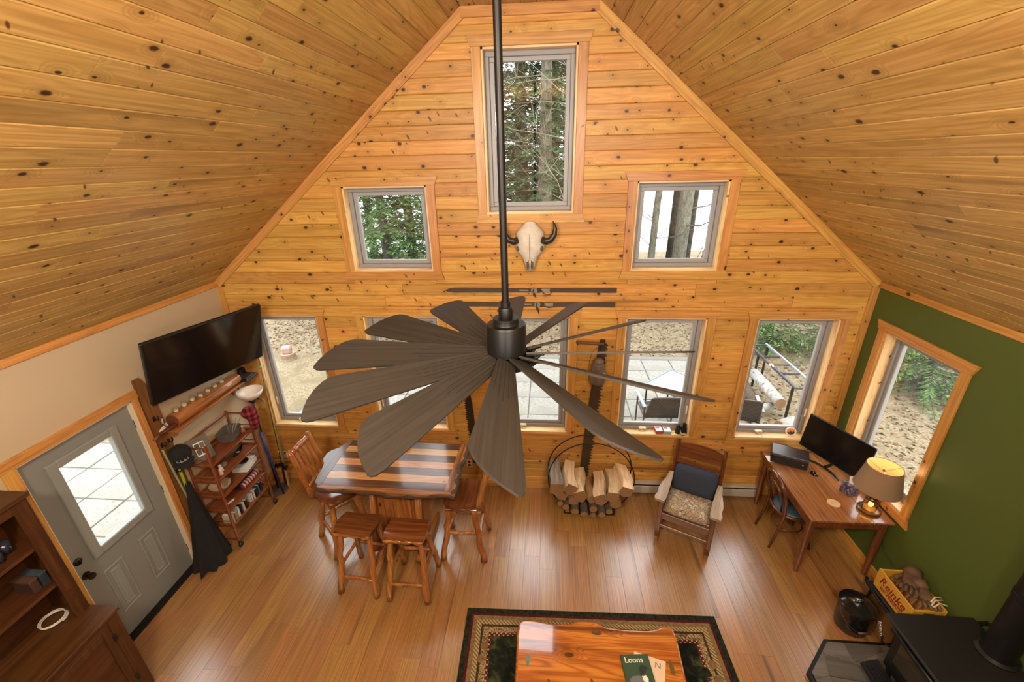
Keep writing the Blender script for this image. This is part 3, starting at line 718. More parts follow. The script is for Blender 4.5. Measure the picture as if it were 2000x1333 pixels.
s2, U2, L2 = saw('crosscut_saw', 'long brown crosscut saw with a top handle, above the firewood ring', (.85, -.012, 2.11), (.705, -.012, .20), .115, -1, RUST2, 44)
MB().tube([(-.16, -.035, 1.925), (.15, -.035, 1.91)], [.014, .017], 10).build('grip', HANDLE, s2, True)
MB().cbox((.135, -.03, 1.90), (.06, .03, .12), .008).build('handle_bracket', RUST, s2)
LAN = plain('tarnished_lantern_metal', (.16, .125, .09), .5, metal=.3, var=.4, scale=18)
ln = thing('lantern', 'tarnished metal lantern hanging from the handle of the long saw', 'lantern', (.80, -.12, 1.66))
MB().lathe([(0, 0), (.082, 0), (.088, .01), (.088, .12), (.080, .135), (.06, .15), (0, .15)], (0, 0, 0), 20).build('tank', LAN, ln, True, angle=35)
MB().lathe([(.06, .15), (.07, .155), (.074, .19), (.066, .235), (.05, .25), (.045, .255)], (0, 0, 0), 20).build('globe_cage', LAN, ln, True, angle=35)
MB().lathe([(.055, .25), (.058, .258), (.052, .285), (.03, .305), (.012, .312), (0, .312)], (0, 0, 0), 18).build('cap', LAN, ln, True, angle=35)
MB().tube([(-.088, 0, .13)] + [(-.088*math.cos(PI*q/8) - .02, -.01, .18+.26*math.sin(PI*q/8)) for q in range(9)] + [(.085, 0, .13)], .003, 5).build('bail', BLACKM, ln)

# ------------------------------------------------------------------ outlets and baseboard heater
OUTL = plain('outlet_plastic', (.55, .42, .26), .45)
for x, z, lab in ((-3.30, .40, 'small outlet plate low on the gable wall by the fishing rods'), (-.78, .36, 'small outlet plate with a plug behind the bar table, under the dark saw')):
    o = thing('outlet', lab, 'outlet', (x, -.002, z))
    MB().cbox((0, -.004, 0), (.075, .008, .118), .003).build('plate', OUTL, o)
    for dz in (-.026, .026): MB().cbox((0, -.009, dz), (.032, .006, .034), .002).build('socket', BLACKM if x > -2 or dz > 0 else OUTL, o)
HEAT = plain('heater_enamel', (.46, .43, .36), .4, var=.03)
ht = thing('baseboard_heater', 'long cream baseboard heater under the gable windows on the right', 'heater', (2.1, -.035, 0))
MB().cbox((0, 0, .085), (1.60, .06, .11), .006).build('front_cover', HEAT, ht)
MB().cbox((0, .0, .178), (1.60, .065, .022), .006).build('top_cover', HEAT, ht)
MB().bbox(-.78, .78, -.015, .03, .135, .17).build('grille_slot', BLACKM, ht)
MB().bbox(-.79, .79, -.01, .03, .006, .032).build('lower_slot', plain('heater_slot_metal', (.12, .10, .08), .5), ht)  # darker metal strip along the foot of the heater
for s in (-1, 1): MB().cbox((s*.79, .0, .098), (.04, .066, .18), .004).build('end_cap', HEAT, ht)

# ------------------------------------------------------------------ television
SCREEN = plain('dark_screen', (.006, .005, .005), .12, var=.05, spec=.6); PLAST = plain('black_plastic', (.010, .010, .010), .35, var=.1)
def slab_matrix(c, yaw, tilt):
    y, t_ = math.radians(yaw), math.radians(tilt); rx = Vector((math.cos(y), math.sin(y), 0)); n0 = Vector((math.sin(y), -math.cos(y), 0))
    up = Z_*math.cos(t_) + n0*math.sin(t_); nn = n0*math.cos(t_) - Z_*math.sin(t_)
    m = Matrix((rx, up, nn)).transposed().to_4x4(); m.translation = c; return m
tv = thing('television', 'large flat black television tilted out from the beige wall', 'television'); tv.matrix_world = slab_matrix((-3.19, -.79, 2.292), 72.6, 16)
W, Hh = 1.19, .687
MB().cbox((0, 0, -.02), (W, Hh, .04), .006).build('casing', PLAST, tv)
MB().bbox(-W/2+.012, W/2-.012, -Hh/2+.016, Hh/2-.012, 0, .002).build('screen', SCREEN, tv)
MB().cbox((0, -.05, -.055), (.5, .38, .035), .01).build('rear_housing', PLAST, tv)
MB().cbox((0, -.335, .004), (.06, .008, .004), .001).build('sensor_strip', plain('grey_plastic', (.12, .12, .12), .4), tv)
mt = MB(); mt.cbox((-3.575, -.72, 2.27), (.02, .2, .3), .004); mt.tube([(-3.565, -.72, 2.27), (-3.42, -.60, 2.27), (-3.26, -.745, 2.275)], .022, 8)
inv = tv.matrix_world.inverted(); mt.v = [tuple(inv @ Vector(p)) for p in mt.v]; mt.build('wall_mount', BLACKM, tv)

# ------------------------------------------------------------------ log shelf under the television
CEDAR = wood('red_cedar', (.46, .19, .045), (.27, .085, .02), 'Y', 'Object', knots=.35, rough=.3, coat=.5, tint=.08, streak=.5)
CEDARZ = wood('red_cedar_upright', (.46, .185, .045), (.27, .08, .018), 'Z', 'Object', knots=.45, rough=.3, coat=.5, tint=.12, streak=.5, kscale=(4, 9))
LOGEND = plain('dark_log_end', (.13, .04, .015), .6, var=.4, scale=50)
PLANK = wood('hall_plank', (.24, .092, .025), (.16, .055, .014), 'Z', 'Object', knots=.3, rough=.45, tint=.05)
PLANKY = wood('shelf_plank', (.40, .16, .04), (.28, .095, .022), 'Y', 'Object', knots=.3, rough=.45, tint=.05)
sh = thing('log_shelf', 'wall shelf with a halved cedar log, under the television', 'shelf', (XL, -.7, 1.63))
MB().cbox((.095, .05, .0), (.185, 1.22, .022), .005).build('shelf_board', PLANKY, sh)
MB().prism([(0, -.17), (.02, -.17), (.035, -.12), (.06, -.085), (.085, -.075), (.11, -.085), (.125, -.07), (.12, -.045), (.15, -.02), (.17, -.011), (0, -.011)], (0, -.5, 0), X_, Z_, Y_, -.012, .012).build('scroll_bracket', PLANKY, sh)
MB().prism([(0, -.17), (.02, -.17), (.035, -.12), (.06, -.085), (.085, -.075), (.11, -.085), (.125, -.07), (.12, -.045), (.15, -.02), (.17, -.011), (0, -.011)], (0, .45, 0), X_, Z_, Y_, -.012, .012).build('scroll_bracket', PLANKY, sh)
lg = MB(); N_ = 12
for y0, y1, top in ((-.49, -.12, .062), (-.12, .44, .045)):
    V = []
    for i in range(9):
        y = y0 + (y1-y0)*i/8
        for k in range(N_):
            q = 2*PI*k/N_; r = .074*(1+.05*math.sin(3*q+y*9)+random.uniform(-.03, .03)); V.append((.115+r*math.cos(q), y, .083 + min(r*math.sin(q), top)))
    lg.add(V, [(i*N_+k, i*N_+(k+1) % N_, (i+1)*N_+(k+1) % N_, (i+1)*N_+k) for i in range(8) for k in range(N_)] + [tuple(range(N_)), tuple(8*N_+k for k in range(N_))])
lg.build('half_log', CEDAR, sh, True, angle=40)
MB().lathe([(0, 0), (.066, 0), (.068, .004), (0, .008)], (.115, -.488, .083), 14, rotm('X', 90)).build('log_end', LOGEND, sh)
WAX = plain('white_wax', (.78, .72, .62), .5, var=.03); CGLASS = glass('candle_glass', (.93, .93, .9), 1.5)
cup = None
cl = ['first', 'second', 'third', 'fourth', 'fifth', 'sixth', 'seventh']
for i in range(7):
    y = -1.115 + i*.107; z = 1.63 + .083 + (.062 if y < -.82 else .045)
    c = thing('tealight_candle', 'white tealight in clear glass on the log shelf, %s from the door' % cl[i], 'candle', (XL+.115, y, z), 0, 'tealight candles on the log shelf')
    if cup is None:
        cup = [MB().lathe([(0, 0), (.024, 0), (.027, .05), (.0255, .05), (.0225, .004), (0, .004)], (0, 0, 0), 14).build('glass_cup', CGLASS, c, True, angle=40),
               MB().lathe([(0, .004), (.021, .004), (.0215, .026), (.003, .025), (.002, .034), (0, .034)], (0, 0, 0), 12).build('wax', WAX, c, True, angle=40)]
    else:
        for p in cup: q = p.copy(); COL.objects.link(q); q.parent = c
cd = tag(MB().prism([(-.045, 0), (.05, 0), (.03, .075)], (0, 0, 0), Y_, Z_, X_, -.006, .006).build('folded_card', WAX), 'small white folded card at the door end of the log shelf', 'card'); cd.location = (XL+.045, -1.24, 1.643); cd.rotation_euler = (0, .3, -.5)
bx_ = thing('set_top_box', 'flat black media box at the window end of the log shelf', 'media box', (XL+.125, -.165, 1.6515))
MB().cbox((0, 0, .016), (.24, .21, .03), .004).build('casing', PLAST, bx_); MB().cbox((.01, .0, .034), (.18, .15, .008), .003).build('top_plate', plain('dark_grey_plastic', (.03, .03, .034), .25), bx_)
bx_.location.x = XL+.13
rt = tag(MB().cbox((0, 0, .045), (.05, .09, .09), .006).build('router', PLAST), 'small black box standing behind the flat media box', 'media box'); rt.location = (XL+.045, -.03-.03, 1.642)

# ------------------------------------------------------------------ hook board beside the door with hanging things
hb = thing('hook_board', 'upright brown plank with black hooks beside the door', 'coat rack', (XL, -1.255, 0))
MB().prism([(-.072, .12), (.072, .12), (.072, 2.06), (-.005, 2.23), (-.072, 2.23)], (0, 0, 0), Y_, Z_, X_, .002, .022).build('plank', PLANK, hb)
for y, z in ((-.02, 1.79), (-.045, 1.50), (.035, 1.50), (.0, 1.15)):
    k = MB().cbox((.025, y, z), (.008, .028, .05), .003); k.tube([(.028, y, z), (.06, y, z-.012), (.075, y, z+.012), (.072, y, z+.03)], .006, 6); k.ball((.072, y, z+.032), .009, 6, 4); k.build('hook', BLACKM, hb)
BLK = plain('black_cloth', (.008, .007, .007), .95, var=.4, scale=40); GREYPR = plain('grey_print', (.38, .34, .32), .8, var=.5, scale=90)
cp = thing('cap', 'black baseball cap with a grey print hanging on a hook', 'cap', (XL+.10, -1.225, 1.33)); cp.rotation_euler = (.1, .55, -.7)
MB().lathe([(.095, 0), (.098, .03), (.088, .075), (.06, .105), (.025, .118), (0, .12)], (0, 0, 0), 18).build('crown', BLK, cp, True)
bm_ = MB().grid(lambda u, v: ((.06+.085*v)*math.cos(PI*(-.35+.7*u))*1.0+.02, (.085)*math.sin(PI*(-.35+.7*u))*(1+.25*v), -.012*v*math.cos(PI*(u-.5)*.9)), 10, 4); bm_.build('brim', BLK, cp, True)
gp = MB().grid(lambda u, v: (.100*math.cos(-.55+1.1*u)*(1-.12*v), .100*math.sin(-.55+1.1*u)*(1-.12*v), .018+.05*v), 6, 3); gp.build('print', GREYPR, cp, True)
ct = MB(); nu, nv = 40, 14
def coat_pt(u, v):
    a = 2*PI*u; h = 1-v; r = (.028 + .165*v**1.15)*(1+.16*math.sin(9*a+2*v)*v+.07*math.sin(17*a)); sx = .75
    return (-3.50 + .07*v + r*sx*math.cos(a) if -3.50+.07*v + r*sx*math.cos(a) > -3.58 else -3.58+.004*math.cos(a), -1.255 - .11*v + r*math.sin(a), .012 + .98*h + (.02*math.sin(5*a) if v > .95 else 0))
ct.grid(coat_pt, nu, nv); co = tag(ct.build('long_coat', BLK, smooth=True), 'long black coat hanging beside the door down to the floor', 'coat')
tag(MB().tube([(XL+.035, -1.325, 1.46), (XL+.04, -1.30, 1.1), (XL+.05, -1.275, .75)], .010, 7).build('walking_stick', plain('pale_green', (.28, .33, .16), .5)), 'thin pale green stick hanging from a hook by the door', 'stick', 'sticks by the door')
tag(MB().tube([(XL+.035, -1.235, 1.30), (XL+.05, -1.25, 1.05), (XL+.06, -1.262, .82)], .013, 7).build('walking_stick', plain('lime_green', (.35, .42, .05), .5)), 'lime green stick hanging behind the black cap', 'stick', 'sticks by the door')
sv = thing('leather_sheath', 'dark red leather sheath hanging on the topmost hook', 'sheath', (XL+.08, -1.25, 1.71))
MB().tube([(0, -.09, -.06), (.03, -.02, -.045), (.05, .06, -.03), (.05, .13, -.015)], [.012, .03, .032, .008], 10, squash=.5).build('pouch', plain('oxblood_leather', (.09, .015, .012), .5), sv, True)
MB().tube([(0, -.15, -.075), (0, -.09, -.06)], [.013, .012], 8).build('handle', HANDLE, sv, True)
MB().tube([(0, .0, .07), (.01, -.02, .03), (.02, -.0, -.03)], .008, 6).build('chain', CHROME, sv)

# ------------------------------------------------------------------ rolling shelf rack
RACKW = wood('mahogany', (.26, .075, .022), (.15, .038, .012), 'Y', 'Object', rough=.3, tint=.05, coat=.3)
RACKZ = wood('mahogany_upright', (.26, .075, .022), (.15, .038, .012), 'Z', 'Object', rough=.3, tint=.05, coat=.3)
rk_ = thing('rolling_shelf', 'five tier mahogany rolling shelf rack against the beige wall', 'shelf', (-3.395, -.82, 0))
hx, hy = .135, .335
for sx in (-1, 1):
    for sy in (-1, 1):
        MB().cbox((sx*hx, sy*hy, .74), (.024, .028, 1.30), .004).build('post', RACKZ, rk_)
        cs = MB().lathe([(0, -.011), (.028, -.011), (.032, -.004), (.032, .004), (.028, .011), (0, .011)], (sx*hx+.01, sy*hy, .034), 14, rotm('Y', 90)); cs.cbox((sx*hx, sy*hy, .078), (.02, .02, .05), .003); cs.build('caster', BLACKM, rk_)
for z in (1.13, .915, .705, .505, .30):
    s = MB().cbox((0, 0, z), (2*hx-.02, 2*hy-.02, .012), .003).build('shelf', RACKW, rk_)
    MB().cbox((hx, 0, z+.004), (.014, 2*hy, .024), .003).build('front_rail', RACKW, rk_)
    MB().cbox((-hx, 0, z+.03), (.014, 2*hy, .05), .003).build('back_rail', RACKW, rk_)
    for sy in (-1, 1): MB().cbox((0, sy*hy, z+.01), (2*hx, .012, .035), .003).build('side_rail', RACKW, rk_); MB().cbox((0, sy*hy, z+.075), (2*hx, .010, .012), .003).build('side_bar', RACKW, rk_)
MB().cbox((-hx, 0, 1.36), (.016, 2*hy, .03), .004).build('top_rail', RACKW, rk_)
for sy in (-1, 1): MB().cbox((0, sy*hy, 1.36), (2*hx, .012, .018), .004).build('top_side_bar', RACKW, rk_)
MB().cbox((hx, 0, .105), (.014, 2*hy, .02), .003).build('bottom_rail', RACKW, rk_)
for sy in (-1, 1): MB().cbox((0, sy*hy, .11), (2*hx, .012, .02), .003).build('bottom_side_bar', RACKW, rk_)
# things on the rack
GREYW = plain('grey_barn_wood', (.13, .105, .085), .7, var=.4, scale=50); PAPER = plain('white_paper', (.75, .72, .66), .7, var=.04)
pf = thing('photo_frame', 'grey wooden photo frame with four small pictures leaning on the top shelf', 'picture frame', (-3.40, -1.06, 1.139)); pf.rotation_euler = (0, 0, math.radians(62))
tl = rotm('X', -22)
MB().cbox(tl @ Vector((0, 0, .135)), (.20, .018, .27), .004, tl).build('frame', GREYW, pf)
MB().cbox(tl @ Vector((0, -.011, .135)), (.10, .004, .15), .001, tl).build('mat', PAPER, pf)
for a, b, c in ((-.024, .035, (.05, .07, .05)), (.024, .035, (.16, .12, .10)), (-.024, -.03, (.10, .09, .08)), (.024, -.03, (.06, .05, .045))):
    MB().cbox(tl @ Vector((a, -.0135, .135+b)), (.042, .002, .058), .0005, tl).build('photo', plain('photo_%d' % int(a*1000+b*10000), c, .3, var=.8, scale=60), pf)
BASK = plain('grey_wicker', (.105, .085, .07), .85, var=.5, scale=70, bstr=.5)
bk = thing('wicker_basket', 'grey wicker basket with bare twigs at the window end of the top shelf', 'basket', (-3.41, -.66, 1.137), .15)
V = []
for z, a, b in ((0, .075, .10), (.005, .08, .105), (.10, .095, .13), (.11, .10, .135), (.11, .09, .125), (.01, .072, .098)):
    for k in range(20):
        q = 2*PI*k/20; e = lambda t: math.copysign(abs(t)**.5, t); V.append((a*e(math.cos(q)), b*e(math.sin(q)), z))
MB().add(V, [(i*20+k, i*20+(k+1) % 20, (i+1)*20+(k+1) % 20, (i+1)*20+k) for i in range(5) for k in range(20)] + [tuple(range(20)), tuple(100+k for k in range(20))]).build('weave', BASK, bk)
for k in range(4): MB().tube([((.086+.003*k)*math.copysign(abs(math.cos(q))**.5, math.cos(q)), (.114+.004*k)*math.copysign(abs(math.sin(q))**.5, math.sin(q)), .03+.022*k) for q in [2*PI*i/24 for i in range(24)]], .005, 5, closed=True).build('weave_band', BASK, bk)
for k in range(9):
    a = random.uniform(-.08, .08); b = random.uniform(.0, .11)
    MB().tube([(a*.5, b*.5, .04), (a, b, .12), (a*1.4+random.uniform(-.03, .03), b+.05, .17+random.uniform(0, .06))], [.004, .003, .0015], 5).build('twig', MATS['grey_barn_wood'] if k % 2 else plain('pale_twig', (.45, .40, .33), .8), bk)
CER = plain('cream_ceramic', (.68, .56, .46), .4, var=.2, scale=30); PINK = plain('pink_ceramic', (.62, .38, .30), .45, var=.2)
def figurine(name, label, cat, loc, m, m2, s=1.0):
    o = thing(name, label, cat, loc, random.uniform(0, 3))
    MB().lathe([(0, 0), (.022*s, 0), (.025*s, .01*s), (.018*s, .035*s), (.010*s, .05*s), (0, .05*s)], (0, 0, 0), 12).build('body', m, o, True); MB().ball((0, 0, .06*s), .014*s, 10, 6).build('head', m2, o, True)
figurine('figurine', 'little cream and red figurine beside the wicker basket', 'figurine', (-3.345, -.535, 1.137), plain('rust_ceramic', (.34, .12, .06), .5), CER, 1.2)
gb = tag(MB().lathe([(0, 0), (.012, 0), (.028, .02), (.030, .035), (.018, .055), (.014, .056), (.025, .035), (.022, .018), (0, .006)], (-3.315, -.50, 1.137), 14).build('glass_votive', CGLASS, smooth=True), 'small clear glass votive at the front of the top shelf', 'votive')
figurine('shell_ornament', 'small pink and white ornament on the second shelf', 'ornament', (-3.31, -1.03, .924), PINK, CER, 1.0)
figurine('shell_ornament', 'taller white ornament behind the pink one on the second shelf', 'ornament', (-3.35, -.98, .924), CER, WAX, 1.2)
tag(MB().ball((-3.38, -.90, .95), .03, 10, 6, (1.2, 1.5, .9), jit=.06).build('stone', plain('grey_stone', (.16, .14, .12), .8), smooth=True), 'smooth grey stone on the second shelf', 'stone')
dk = thing('toy_canoe', 'small black boat-shaped carving on the second shelf under the basket', 'carving', (-3.36, -.68, .923), .2)
MB().grid(lambda u, v: (.028*math.sin(PI*u)**.6*math.cos(PI*v), -.11+.22*u, .012+.03*(1-math.sin(PI*v))+.02*abs(2*u-1)**3), 14, 8).build('hull', BLACKM, dk, True); MB().cbox((0, 0, .03), (.04, .012, .01), .002).build('thwart', CER, dk)
BK = [plain('book_white', (.62, .62, .58), .6, var=.04), plain('book_cream', (.55, .50, .40), .6, var=.04), plain('book_teal', (.05, .12, .14), .5), plain('book_black', (.02, .02, .022), .5), plain('book_red', (.25, .03, .025), .5), plain('book_tan', (.38, .25, .12), .5)]
def book(name, label, dims, loc, cover, rz=0.0, rx=0.0, ry=0.0, group=None):
    """x = width from the spine, y = length, z = thickness"""
    o = thing(name, label, 'book', loc, rz, group); o.rotation_euler = (rx, ry, rz); w, l, t_ = dims
    MB().bbox(-w/2+.002, w/2-.003, -l/2+.003, l/2-.003, .002, t_-.002).build('pages', PAPER, o)
    mb = MB().bbox(-w/2, w/2, -l/2, l/2, 0, .0025); mb.bbox(-w/2, w/2, -l/2, l/2, t_-.0025, t_); mb.bbox(-w/2-.001, -w/2+.002, -l/2, l/2, 0, t_); mb.build('cover', cover, o); return o
book('book', 'lower thick white book of the stack on the middle shelf', (.17, .24, .035), (-3.37, -.63, .712), BK[0], .15)
book('book', 'upper white book of the stack, with a black dish on it', (.165, .23, .025), (-3.37, -.63, .7475), BK[0], .22)
tag(MB().lathe([(0, 0), (.03, 0), (.055, .018), (.06, .026), (.056, .026), (.03, .008), (0, .006)], (-3.37, -.64, .773), 18).build('dish', BLACKM, smooth=True), 'small black dish on the stack of white books', 'dish')
tag(MB().lathe([(0, 0), (.05, 0), (.075, .02), (.105, .07), (.108, .078), (.102, .076), (.07, .026), (0, .008)], (-3.375, -1.03, .712), 22).build('basket_bowl', plain('tan_basketry', (.42, .30, .18), .8, var=.3, scale=60, bstr=.4), smooth=True), 'round tan bowl at the door end of the middle shelf', 'bowl')
t = NT('striped_cloth'); v, p = t.xyz(); CLOTH = t.bsdf(t.mix(t.math('GREATER_THAN', t.math('SINE', t.math('MULTIPLY', p[1], 150.0)), .0), (.20, .02, .03), (.55, .38, .33)), .95)
rc = tag(MB().tube([(0, -.14, 0), (0, -.07, .004), (0, .07, 0), (0, .15, .003)], [.034, .038, .038, .034], 14, jit=.03).build('rolled_cloth', CLOTH, smooth=True), 'rolled red and pink striped cloth on the fourth shelf', 'cloth'); rc.location = (-3.335, -.68, .551)
rc2 = tag(MB().tube([(0, -.15, 0), (0, .15, 0)], .035, 12, jit=.04).build('rolled_cloth', plain('navy_cloth', (.012, .018, .03), .95), smooth=True), 'dark rolled cloth behind the striped roll', 'cloth'); rc2.location = (-3.42, -.66, .549)
tag(MB().lathe([(0, -.05), (.012, -.05), (.014, -.03), (.011, .03), (.013, .05), (0, .05)], (-3.33, -1.02, .527), 10, rotm('X', 80)).build('wooden_peg', CER, smooth=True), 'small pale wooden peg on the fourth shelf', 'ornament')
y = -1.10; cols = [1, 5, 0, 3, 1, 3, 0, 1, 3, 2, 3]; nm = ['tan', 'brown', 'white', 'black', 'cream', 'dark', 'white', 'pale', 'black', 'teal', 'charcoal']
for i, c in enumerate(cols):
    w_ = random.uniform(.022, .034)
    o = thing('book', '%s-covered %s book in the row on the lowest shelf, %s from the door' % (nm[i], 'slim' if w_ < .028 else 'thick', ['first', 'second', 'third', 'fourth', 'fifth', 'sixth', 'seventh', 'eighth', 'ninth', 'tenth', 'eleventh'][i]), 'book', (-3.345, y, .3065), 0, 'books on the lowest shelf of the rack')
    h_ = random.uniform(.10, .135)
    MB().bbox(-.06, .055, -w_/2+.002, w_/2-.002, .002, h_-.003).build('pages', PAPER, o); mb = MB().bbox(-.062, .062, -w_/2, -w_/2+.002, 0, h_); mb.bbox(-.062, .062, w_/2-.002, w_/2, 0, h_); mb.bbox(.058, .062, -w_/2, w_/2, 0, h_); mb.build('cover', BK[c], o)
    y += w_+.016 + (.05 if i == 5 else 0)
# plaid hat on the corner post
t = NT('red_plaid'); v, p = t.xyz()
cks = t.math('ADD', t.math('GREATER_THAN', t.math('SINE', t.math('MULTIPLY', p[2], 95.0)), .1), t.math('GREATER_THAN', t.math('SINE', t.math('MULTIPLY', t.math('ADD', p[0], p[1]), 80.0)), .1))
PLAID = t.bsdf(t.ramp(t.math('MULTIPLY', cks, .5), [(.0, (.36, .02, .035)), (.5, (.14, .008, .016)), (1.0, (.02, .004, .006))]), .95)
hat = thing('plaid_hat', 'red and black plaid cloth hat hung on the corner post of the rack', 'hat', (-3.25, -.475, 1.27))
MB().ball((0, 0, .10), .085, 16, 10, (1, 1.05, .85), jit=.05).build('crown', PLAID, hat, True)
MB().tube([(0, .02, .07), (.02, .02, .0), (.03, .0, -.07), (.02, -.01, -.12)], [.075, .06, .05, .03], 12, jit=.06).build('ear_flap', PLAID, hat, True)

# ------------------------------------------------------------------ corner: floor lamp, fishing rods, blue stick
OPAL = plain('opal_glass', (.80, .74, .66), .3, var=.02)
fl = thing('floor_lamp', 'torchiere floor lamp with a white glass bowl in the corner', 'floor lamp', (-3.36, -.24, 0))
MB().lathe([(0, 0), (.125, 0), (.13, .012), (.10, .024), (.03, .035), (0, .035)], (0, 0, 0), 24).build('base', plain('brushed_grey_metal', (.16, .145, .12), .35, metal=.7), fl, True, angle=40)
MB().tube([(0, 0, .03), (0, 0, 1.38)], .011, 10).build('pole', BLACKM, fl, True)
MB().lathe([(0, -.045), (.03, -.045), (.045, -.02), (.04, .005), (0, .01)], (0, 0, 1.405), 16).build('bowl_holder', BLACKM, fl, True)
MB().lathe([(.03, 0), (.085, .03), (.125, .075), (.148, .125), (.142, .127), (.118, .08), (.08, .038), (.0, .008)], (0, 0, 1.40), 28).build('glass_bowl', OPAL, fl, True)
MB().ball((0, 0, 1.455), .022, 10, 6, (1, 1, 1.4)).build('bulb', WAX, fl, True)
MB().tube([(0, 0, 1.2), (.06, .02, 1.27), (.10, .03, 1.34)], .006, 6).build('reading_arm', CHROME, fl)
MB().lathe([(.012, 0), (.028, .03), (.030, .06), (.012, .085), (0, .088)], (.10, .03, 1.31), 12).build('reading_shade', CGLASS, fl, True)
RODB = [plain('black_rod', (.012, .012, .012), .3), plain('green_rod', (.16, .22, .06), .35), plain('tan_rod', (.35, .24, .10), .35)]
CORK = plain('cork', (.40, .24, .11), .8)
for i, (bx, by, tx, ty, zt, lab) in enumerate([(-3.30, -.16, -3.26, -.06, 2.05, 'black fishing rod with a green float leaning in the corner'), (-3.27, -.14, -3.295, -.05, 2.1, 'thin tan fishing rod leaning in the corner'), (-3.25, -.18, -3.23, -.05, 1.95, 'olive fishing rod leaning beside the window')]):
    o = thing('fishing_rod', lab, 'fishing rod', (bx, by, 0), 0, 'fishing rods in the corner'); d = Vector((tx-bx, ty-by, zt)); P = lambda s: d*s
    MB().tube([P(.14), P(.5), P(1)], [.006, .004, .0015], 6).build('blank', RODB[(0, 2, 1)[i]], o)
    MB().tube([P(0), P(.13)], [.012, .011], 8).build('grip', CORK if i else BLACKM, o)
    r = MB().lathe([(0, -.02), (.03, -.02), (.03, -.015), (.018, -.012), (.018, .012), (.03, .015), (.03, .02), (0, .02)], P(.175)+Vector((.035*(i-1), -.045, 0)), 14, rotm('Y', 90)); r.tube([P(.17), P(.175)+Vector((.035*(i-1), -.045, 0))], .006, 6); r.tube([P(.175)+Vector((.035*(i-1)+.03, -.045, 0)), P(.175)+Vector((.035*(i-1)+.045, -.06, .03))], .004, 5); r.build('reel', BLACKM, o)
    for s in (.35, .55, .75, .92): MB().tube([P(s)+Vector((.007*math.cos(q), -.008+.007*math.sin(q), .0)) for q in [PI*k/4 for k in range(8)]], .001, 4, closed=True).build('guide', CHROME, o)
    if i == 0: MB().ball(P(.86)+Vector((0, -.012, 0)), .017, 10, 6, (1, 1, 1.2)).build('float', plain('green_float', (.05, .40, .12), .4), o, True); MB().ball(P(.27)+Vector((0, -.012, 0)), .008, 8, 5, (1, 1, 2.5)).build('lure', plain('yellow_lure', (.75, .60, .08), .4), o, True)
bp = thing('blue_pole', 'blue handled pole leaning in the corner behind the rack', 'pole', (-3.245, -.31, 0)); MB().tube([(0, 0, .0), (-.01, -.02, .25)], .012, 8).build('foot', BLACKM, bp); MB().tube([(-.01, -.02, .25), (-.03, -.05, 1.0)], .017, 8).build('shaft', plain('blue_paint', (.02, .035, .16), .45), bp, True)

# ------------------------------------------------------------------ bar table
WALN = wood('walnut_strip', (.115, .052, .026), (.065, .028, .014), 'X', 'Object', rough=.2, coat=.3, tint=.1, streak=.3)
HICK = wood('hickory_strip', (.62, .33, .115), (.50, .225, .065), 'X', 'Object', rough=.2, coat=.3, tint=.08, streak=.35, knots=.12)
GREYL = wood('grey_walnut_edge', (.13, .082, .058), (.08, .048, .034), 'Y', 'Object', rough=.3, coat=.25, tint=.0)
LIVE = wood('live_edge', (.42, .165, .035), (.17, .055, .014), 'X', 'Object', rough=.25, coat=.5, tint=.0, streak=.9, grain=8, knots=.3)
LIVEY = wood('live_edge_side', (.42, .165, .035), (.15, .05, .014), 'Y', 'Object', rough=.25, coat=.5, tint=.0, streak=.9, grain=8, knots=.3)
BARKE = plain('bark_edge', (.05, .025, .012), .7, var=.7, scale=22, bstr=.8)
tb = thing('bar_table', 'tall bar table with striped light and dark wood top and live bark edges', 'table', (-1.37, -.93, 0), math.radians(-1))
TZ = 1.04; ys = [-.335 + .108*i for i in range(8)]
for i in range(7):
    y0, y1 = ys[i], ys[i+1]; MB().cbox((-.03, (y0+y1)/2, TZ-.025), (1.28, y1-y0-.0008, .05), .0012).build('top_strip', WALN if i % 2 == 0 else HICK, tb)
def wavy(a, b, n, f): return [(a+(b-a)*i/n, f(i/n)) for i in range(n+1)]
lx = [(.43, -.67), (.40, -.70), (.34, -.735), (.27, -.76), (.21, -.83), (.15, -.855), (.06, -.850), (-.02, -.80), (-.12, -.775), (-.22, -.765), (-.30, -.75), (-.345, -.70)]
MB().prism([(-.67, -.345)] + [(x, y) for y, x in lx[::-1]], (0, 0, TZ-.055), X_, Y_, Z_, 0, .057).build('left_end_slab', GREYL, tb)
rx_ = [(.61, -.335), (.61, .421)] + [(.69+.012*math.sin(9*q)+.008*math.sin(23*q), .43-.78*q) for q in [i/16 for i in range(17)]]
MB().prism(rx_[::-1], (0, 0, TZ-.05), X_, Y_, Z_, 0, .051).build('right_end_slab', LIVEY, tb)
er = MB().tube([(.69+.012*math.sin(9*q)+.008*math.sin(23*q), .43-.80*q, TZ-.022) for q in [i/20 for i in range(21)]], [.026+.006*math.sin(i*1.7) for i in range(21)], 8, jit=.18); er.build('right_bark_edge', BARKE, tb, True)
fy = lambda x: -.375 - .022*math.sin(2.2*x+1.1) - .012*math.sin(8*x) - .006*math.sin(19*x)
fr_ = [(-.70, -.335), (.69, -.335)] + [(.69-1.39*q, fy(.69-1.39*q)) for q in [i/24 for i in range(25)]]
MB().prism(fr_[::-1], (0, 0, TZ-.05), X_, Y_, Z_, 0, .0505).build('front_edge_slab', LIVE, tb)
MB().tube([(-.70+1.42*q, fy(-.70+1.42*q)+.006, TZ-.036) for q in [i/30 for i in range(31)]], [.021+.007*math.sin(i*1.3) for i in range(31)], 9, jit=.22).build('front_bark_edge', BARKE, tb, True)
